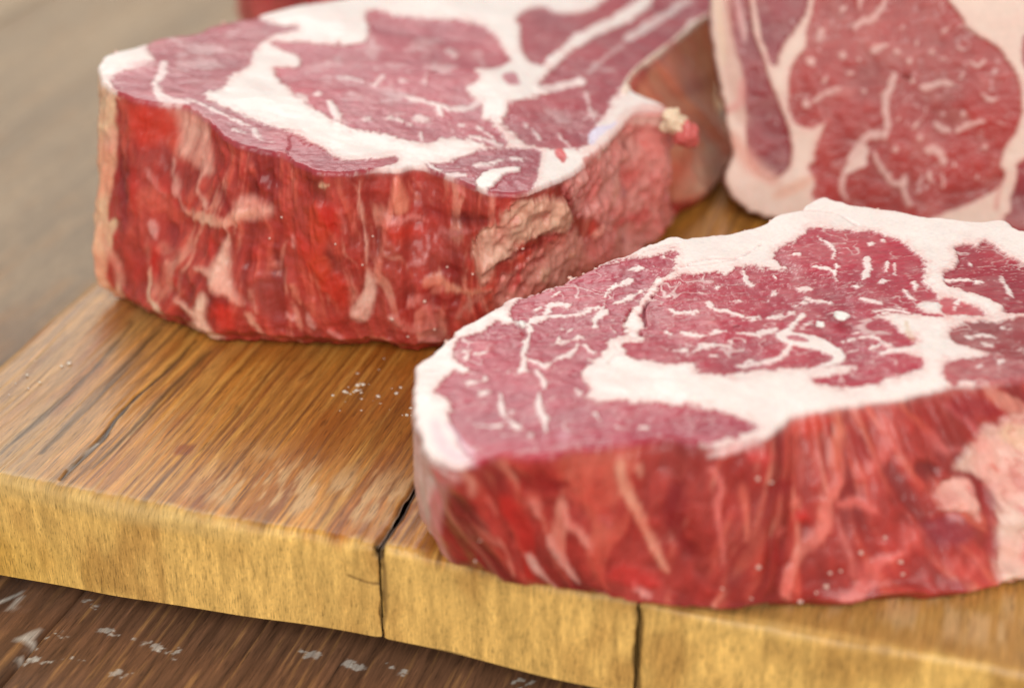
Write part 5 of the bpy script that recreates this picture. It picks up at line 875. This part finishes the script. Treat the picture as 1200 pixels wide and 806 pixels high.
# table: long weathered planks running the same way as the board
table = empty('table_top', (ORG[0], ORG[1], -.0435)); table['kind'] = 'structure'
TJ = TABLE_JOINTS
for b in range(len(TJ)-1):
    p0, p1 = TJ[b]+1.0, TJ[b+1]-1.0
    fine = -260 < .5*(p0+p1) < 260
    nu = int((p1-p0)/(.55 if fine else 1.6)); pu = np.linspace(p0, p1, nu)
    gv = np.r_[np.linspace(-160, -72, 20), np.linspace(-71, 20, 200 if fine else 40), np.linspace(23, 1400, 150)]; nv = len(gv)
    U, Vv = [a.ravel() for a in np.meshgrid(pu, gv)]; sd = 200+b*13
    f1 = fbm(U/2.2+1.2*fbm(U/20, Vv/60, 0, 2, sd), Vv/80., 0, 4, sd+1); f3 = fbm(U/.9, Vv/26., 0, 3, sd+2); f2 = fbm(U/35, Vv/160, 0, 3, sd+3)
    e = np.minimum(U-p0, p1-U)
    z = .35*f1+.25*f3-.9*np.exp(-e/1.5)
    tone = random.Random(b).uniform(-.12, .12)
    far = sstep(30, 170, Vv+40*f2)                                 # planks turn paler and greyer towards the far end
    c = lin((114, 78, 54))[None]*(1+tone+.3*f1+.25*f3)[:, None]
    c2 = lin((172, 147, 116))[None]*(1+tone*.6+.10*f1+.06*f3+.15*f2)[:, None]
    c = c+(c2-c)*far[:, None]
    c += (lin((176, 128, 76))-c)*(.55*sstep(.35, .95, f3))[:, None]
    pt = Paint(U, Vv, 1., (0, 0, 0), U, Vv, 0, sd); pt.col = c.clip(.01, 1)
    pt.apply(TABLE_OPS)
    X = np.stack([(U*PV[0]+Vv*G[0])*MM, (U*PV[1]+Vv*G[1])*MM, (z+pt.h)*MM], -1)
    Fq = grid_faces(nv, nu, False); base = len(X)
    # skirt round each plank so the gaps are deep
    ring = np.r_[np.arange(nu), np.arange(1, nv)*nu+nu-1, (nv-1)*nu+np.arange(nu-2, -1, -1), np.arange(nv-2, 0, -1)*nu]
    lo_ = X[ring].copy(); lo_[:, 2] -= .025; m_ = len(ring); k = np.arange(m_); k2 = (k+1) % m_
    SK = np.stack([ring[k2], ring[k], base+k, base+k2], -1)
    me = mesh_np('plank', np.vstack([X, lo_]), np.vstack([Fq, SK]), {'wood': np.vstack([pt.col, pt.col[ring]*.6]).clip(0, 1)})
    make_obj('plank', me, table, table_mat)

# ------------------------------------------------------------------ steaks
meat_mat = meat_material('raw_meat')

def lean_texture(pt, x, y, z, ang, marb, seed, fat_col=(232, 204, 198), fk=1.):
    """muscle fibre, patchy tone and fine marbling on the lean; soft unevenness on the fat"""
    lean = 1-pt.fat
    ca, sa = math.cos(ang), math.sin(ang)
    a, b = x*ca+y*sa, -x*sa+y*ca
    fib = fbm(a/5.+.5*fbm(x/8, y/8, 0, 2, seed), b/.9, z/3., 3, seed+1)
    tone = fbm(x/14., y/14., z/14., 3, seed+2)
    g2 = fbm(x/2.2, y/2.2, z/2.2, 3, seed+5)
    pt.col *= (1+lean*(.10*fib+.15*tone+.07*g2)+pt.fat*(.035*tone+.03*g2))[:, None]
    pt.col[:, 1:] *= (1-lean*.10*tone)[:, None]
    pt.col[:, 1:] *= (1-pt.fat*.05*sstep(.0, .9, fbm(x/11., y/11., z/11., 3, seed+12)))[:, None]
    # fine flecks of marbling
    r1 = 1-np.abs(fbm(a/7.+.9*g2, b/3.2, z/5., 3, seed+6)); r2 = fbm(x/16., y/16., z/16., 2, seed+7)
    m = .7*sstep(.93, .99, r1)*sstep(.0, .6, r2+marb-.5)
    r3 = fbm(a/2.6, b/1.1, z/2., 3, seed+8); m = np.maximum(m, .4*sstep(.72, .95, r3+marb*.2-.1))
    # long branching veins
    w1, w2 = fbm(x/9., y/9., z/9., 2, seed+14), fbm(x/9., y/9., z/9., 2, seed+15)
    rv = np.abs(fbm(x/13.+.7*w1, y/9.+.7*w2, z/13., 2, seed+16)); msk = sstep(-.1, .4, fbm(x/13., y/13., z/13., 2, seed+17)+marb-.5)
    m = np.maximum(m, .85*sstep(.055, .022, rv)*msk)
    m *= lean*min(1, marb*1.6)
    pt.col += (lin(fat_col)-pt.col)*(.8*m)[:, None]
    pt.h *= 2.0
    pt.h += .06*lean*fib*fk+.12*m+.25*tone+.09*g2*(1-.75*pt.fat)

def build_steak(D, name, label, step, nt, ns, base_top, base_side, k_top, ang, marb, seed, matrix=None, thick=None, rim=1.6, group='raw rib steaks', bulge=1.5, side_rough=1., grow=.35):
    ti, rt, rb, si = outline_columns(np.array(D['top']), np.array(D.get('bot', D['top'])), step)
    nc = len(ti); ct, st = np.cos(ti), np.sin(ti)
    root = empty(name, (0, 0, 0), label, 'steak', group)
    if thick is None:
        cx, cy = D['centre']; a, b, c = D['plane']; root.location = (cx, cy, 0)
        zt = lambda x, y: (a+b*(cx+x*MM)+c*(cy+y*MM))/MM
    else:
        root.matrix_world = matrix; zt = lambda x, y: thick+0*x
    if thick is None: rb = rb+3.5
    rag = .45*fbm(si/3., 0*si, 0, 3, seed+30)                        # ragged rim
    rt2 = rt+rag
    # ---- top
    q = np.linspace(0, 1, nt)[1:]**.92
    R, C = np.meshgrid(q, np.arange(nc), indexing='ij'); R = R.ravel(); C = C.ravel()
    x, y = R*rt2[C]*ct[C], R*rt2[C]*st[C]
    zz = zt(x, y)
    pt = Paint(x, y, k_top, base_top, x, y, 0, seed); pt.fat[:] = 1; pt.names = ['fat_layer']; pt.grow = grow
    pt.apply(D['ops'])
    lean_texture(pt, x, y, 0*x, ang, marb, seed)
    edge = (1-R)*rt2[C]
    drop = np.where(edge < rim, rim*(1-np.sqrt(np.clip(1-((rim-edge)/rim)**2, 0, 1)))*.8, 0)
    und = 1.1*fbm(x/45., y/45., 0, 2, seed+41)
    zt_rim = zt(rt2*ct, rt2*st)
    V1 = np.stack([x, y, zz+und+pt.h-drop], -1)
    # ---- side
    tq = np.linspace(0, 1, ns+1)[1:]
    Tt, C2 = np.meshgrid(tq, np.arange(nc), indexing='ij'); Tt = Tt.ravel(); C2 = C2.ravel()
    hgt = zt_rim[C2]; s2 = si[C2]; hh = (1-Tt)*hgt
    ps = Paint(s2, hh, 1., base_side, s2, hh, 0, seed+7); ps.names = ['cut_side']
    xw, yw = rt[C2]*ct[C2], rt[C2]*st[C2]
    if 'sops' in D:
        ps.n1 = 1.2*fbm(s2/2.+.5*fbm(s2/7, hh/9, 0, 2, seed+60), hh/6., 0, 3, seed+3); ps.n2 = fbm(s2/.7, hh/4., 0, 2, seed+9); ps.n3 = fbm(s2/6, hh/10, 0, 2, seed+21)
    # streaks of paler membrane and deeper red running with the cut
    sl = s2+.35*hh*fbm(s2/60., 0*s2, 0, 2, seed+50)
    k1 = fbm(sl/2.6+.7*fbm(s2/9, hh/14, 0, 2, seed+51), hh/22., 0, 3, seed+52); k2 = fbm(sl/9., hh/30., 0, 3, seed+53); k3 = fbm(s2/4., hh/4., 0, 3, seed+54)
    ps.col *= (1+.13*k1+.24*k2+.14*k3)[:, None]
    k5 = fbm(sl/4.2+.8*fbm(s2/11, hh/15, 0, 2, seed+61), hh/26., 0, 4, seed+62)
    ps.col += (lin((212, 104, 82))-ps.col)*(.45*sstep(.1, .9, k1+.25*k2))[:, None]
    ps.col += (lin((222, 142, 120))-ps.col)*(.65*sstep(.38, .9, k5+.2*k1))[:, None]
    ps.col += (lin((118, 34, 34))-ps.col)*(.5*sstep(.15, .85, -k2+.3*k3))[:, None]
    if 'sops' in D: ps.apply(D['sops'])
    bone = np.isin(ps.part, [i for i, nm in enumerate(ps.names) if nm == 'bone'])*1.
    bl_ = fbm(s2/4.5, hh/4.5, 0, 4, seed+63)
    ps.col += (lin((198, 88, 82))-ps.col)*(.4*bone*sstep(.1, .8, bl_))[:, None]
    ps.h += bone*(1.5*fbm(s2/7., hh/6., 0, 2, seed+64)+.35*fbm(s2/2.2, hh/2.2, 0, 2, seed+66)-.9*sstep(.2, .8, bl_))
    fb_ = fbm(s2/.9+.5*k3, hh/11., 0, 3, seed+65)
    ps.col *= (1+.06*fb_*(1-.5*bone))[:, None]; ps.h += .06*fb_
    m4 = fbm(s2/1.3, hh/1.9, 0, 3, seed+55)
    ps.col *= (1+.05*m4+.06*k3)[:, None]
    ps.col[:, 1:] *= (1-.22*fbm(s2/9., hh/9., 0, 3, seed+56))[:, None]
    rr = rt2[C2]*(1-Tt)+rb[C2]*Tt
    wob = bulge*np.sin(np.pi*np.clip(Tt, 0, 1))+side_rough*(.33*k1+.5*k2+.12*m4+.5*k3)+ps.h
    ease = sstep(0, .06, Tt)*sstep(1.02, .93, Tt)*.85+.15
    tuck = -5.*sstep(.91, 1., Tt)
    rr = rr+wob*ease+tuck+1.2*fbm(s2/18., hh/18., 0, 2, seed+57)*ease
    zb = hgt+und.reshape(-1, nc)[-1][C2]-rim*.8
    pb = pt.h.reshape(-1, nc)[-1][C2]*(1-sstep(0, .12, Tt))
    gap = 1.5+1.2*sstep(.0, .7, fbm(s2/7., 0*s2, 0, 2, seed+58))          # the foot of the cut is not everywhere flat on the board
    for q0, q1 in [D['lift']] if D.get('lift') else []:
        gap = gap+3.2*sstep(q0[0]-1, q0[0]+4, s2)*sstep(q1[0]+1, q1[0]-4, s2)
    V2 = np.stack([rr*ct[C2], rr*st[C2], (zb+pb)*(1-Tt)+gap*sstep(.8, 1, Tt)], -1)
    # tissue carries over the rim: colours mix across the cut edge
    ct_ = pt.col.reshape(-1, nc, 3); cs_ = ps.col.reshape(-1, nc, 3); last = ct_[-1].copy(); first = cs_[3].copy()
    e_ = np.exp(-(tq*zt_rim.mean())/.7)*.5
    for r_ in range(min(14, ns)): cs_[r_] += (last-cs_[r_])*(e_[r_]*(.6+.4*np.clip(ps.n1.reshape(-1, nc)[r_], -1, 1)))[:, None]
    ed = (1-q)*rt2.mean()
    for r_ in range(len(q)-12, len(q)): ct_[r_] += (first-ct_[r_])*(.45*math.exp(-ed[r_]/.6))
    # ---- underside and centre
    V3 = np.stack([(rb-8)*ct, (rb-8)*st, 0*rb+.4], -1); V4 = np.stack([(rb-40)*ct*.5, (rb-40)*st*.5, 0*rb+.4], -1)
    cen = np.array([[0, 0, zt(np.zeros(1), np.zeros(1))[0]+und.reshape(-1, nc)[0].mean()+pt.h.reshape(-1, nc)[0].mean()]])
    V = np.vstack([V1, V2, V3, V4])
    nr = len(V)//nc; Fq = grid_faces(nr, nc, True)
    # cap the middle (rings are tiny there): fan of quads between opposite columns
    j = np.arange(1, nc//2-0); capq = np.stack([j-1, j, (nc-j) % nc, (nc-j+1) % nc], -1); capq = capq[1:]
    Fq = Fq[:, ::-1]; V = V*MM
    names = list(pt.names)
    part_side = np.zeros(len(V2), int)
    for i, nm in enumerate(ps.names):
        if nm not in names: names.append(nm)
        part_side[ps.part == i] = names.index(nm)
    part = np.r_[pt.part, part_side, np.full(2*nc, names.index('cut_side'))]
    colr = np.vstack([pt.col, ps.col, ps.col[-nc:], ps.col[-nc:]]).clip(0, 1)
    fat = np.r_[pt.fat, ps.fat, np.zeros(2*nc)]
    split_parts(V, np.vstack([Fq, capq[:, ::-1]]), part, names, {'tissue': colr, 'fat': fat.clip(0, 1)}, root, meat_mat)
    it = []
    for s_, h_, sz in D.get('crumbs', []):
        i = np.argmin((s2-s_)**2+(hh-h_)**2); it.append((*V2[i]+np.array([ct[C2[i]], st[C2[i]], 0])*sz*.15, sz))
    rnd = random.Random(seed)
    if D.get('crumbs'):
        up = np.nonzero(st > -.2)[0]
        for _ in range(70):
            i = rnd.choice(list(up)); k_ = rnd.uniform(.985, 1.002); r_ = rt2[i]*k_
            it.append((r_*ct[i], r_*st[i], zt_rim[i]-rim*.5+und.reshape(-1, nc)[-1][i]+rnd.uniform(-1, .5), rnd.choice([.5, .6, .8, 1., 1.5])))
        o = crumb_mesh('fat_crumb', it, (230, 184, 168), seed, root, meat_mat); o['kind'] = 'stuff'
    return root, (V1, V2, nc)

steakC, gC = build_steak(STEAK_C, 'steak', 'nearest thick raw rib steak, pale marbled top, lying at the front right of the board', .40, 230, 112, (245, 230, 222), (166, 56, 48), .55, .25, .75, 11, side_rough=.45)
steakA, gA = build_steak(STEAK_A, 'steak', 'tall raw rib steak lying flat at the back left with yellowish fat edge', .5, 180, 104, (245, 230, 222), (170, 62, 52), .43, .3, .35, 61)
import mathutils
e1, e2, n_ = [mathutils.Vector(STEAK_B[k]) for k in ('e1', 'e2', 'n')]
TH = 42.
o_ = mathutils.Vector(STEAK_B['orig'])-n_*TH*MM
Mb = mathutils.Matrix(((e1.x, e2.x, n_.x, o_.x), (e1.y, e2.y, n_.y, o_.y), (e1.z, e2.z, n_.z, o_.z), (0, 0, 0, 1)))
steakB, gB = build_steak(STEAK_B, 'steak', 'raw rib steak propped upright behind the others, marbled cut face towards the viewer', .9, 110, 40, (230, 202, 186), (104, 44, 38), 1., .2, .45, 91, Mb, TH, side_rough=.8, grow=1.1)

# two hidden battens carry the board
for g0 in (70., 430.):
    v = []
    for p in (-120., 215.):
        for g_ in (g0, g0+35):
            for z_ in (-.0118, .001): v.append(((p*PV[0]+g_*G[0])*MM, (p*PV[1]+g_*G[1])*MM, z_))
    f = np.array([[0, 1, 3, 2], [4, 6, 7, 5], [0, 4, 5, 1], [2, 3, 7, 6], [1, 5, 7, 3], [0, 2, 6, 4]])
    me = mesh_np('batten', np.array(v), f, {'wood': np.tile(lin((120, 80, 45)), (8, 1))}); me.polygons.foreach_set('use_smooth', np.zeros(6, bool))
    make_obj('batten', me, board, wood_mat)

# ragged scrap hanging from the corner of the bone on the left steak
cA = np.array([*STEAK_A['centre'], 0])/MM
def top_pt(w): return (np.array(w)/MM-cA)
blob('fat_shred', top_pt((.0560, .5550, .0540)), (4.6, 3.4, 4.0), (236, 208, 176), 3, steakA, meat_mat, 1, .45)
blob('meat_shred', top_pt((.0606, .5535, .0500)), (4.4, 3.6, 4.4), (212, 104, 98), 5, steakA, meat_mat, .1, .4)

# a further steak mostly hidden behind the left one
ang_ = np.radians(np.arange(0, 360, 15))
out_ = [[round(float(90*math.cos(a)*(1+.06*math.sin(3*a))), 1), round(float(78*math.sin(a)*(1+.05*math.cos(2*a))), 1)] for a in ang_]
ell = lambda cx, cy, a, b: [[round(cx+a*math.cos(t), 1), round(cy+b*math.sin(t), 1)] for t in np.radians(np.arange(0, 360, 30))]
STEAK_D = dict(centre=[-.043, .808], plane=[.062, 0, 0], top=out_, bot=[[x*.96, y*.96] for x, y in out_], ops=[
    ('P', ell(8, 5, 48, 40), None, (180, 82, 94), 1, 1.5, 1, -.2, 0, 'eye_muscle'), ('P', ell(-62, 0, 13, 40), None, (174, 76, 88), 1, 1.5, 1, -.2, 0, 'cap_muscle')])
steakD, gD = build_steak(STEAK_D, 'steak', 'raw red steak at the very back, almost hidden behind the tall left steak', 1.6, 50, 30, (238, 226, 219), (196, 74, 72), 1., .3, .4, 131)

# loose grains and scraps
def flake(name, label, loc, size, seed, group=None):
    o = blob(name, (0, 0, 0), size, (244, 236, 228), seed, None, meat_mat, 1, .5, n=10); o.location = loc
    o['label'] = label; o['category'] = 'crumb'
    if group: o['group'] = group
    return o
flake('fat_crumb', 'largest white crumb of fat lying on the eye of the nearest steak', (.0915, .4171, .0513), (2.3, 2.0, 1.0), 21, 'crumbs on the nearest steak')
flake('fat_crumb', 'small round white crumb just left of the largest one', (.0846, .4121, .0511), (1.1, 1.2, .8), 22, 'crumbs on the nearest steak')
flake('fat_crumb', 'white crumb near the left fat edge of the nearest steak', (.0028, .4126, .0511), (1.0, 1.4, .8), 23, 'crumbs on the nearest steak')

# scraps of fat smeared on the board beside the nearest steak
rnd = random.Random(8); it = []
for cp, cg, n, sp in ((-35., 75., 26, 6.), (-27., 72., 10, 5.), (-136., 48., 8, 7.), (-15., 70., 4, 3.)):
    for _ in range(n):
        x_, y_ = board_xy(cp+rnd.gauss(0, sp*.6), cg+rnd.gauss(0, sp)); it.append((x_/MM, y_/MM, .15, rnd.choice([.6, .8, 1.1, 1.6])))
o = crumb_mesh('fat_scraps', it, (236, 220, 200), 9, None, meat_mat); o['kind'] = 'stuff'; o['label'] = 'tiny white scraps of fat scattered on the board top'; o['category'] = 'fat scraps'
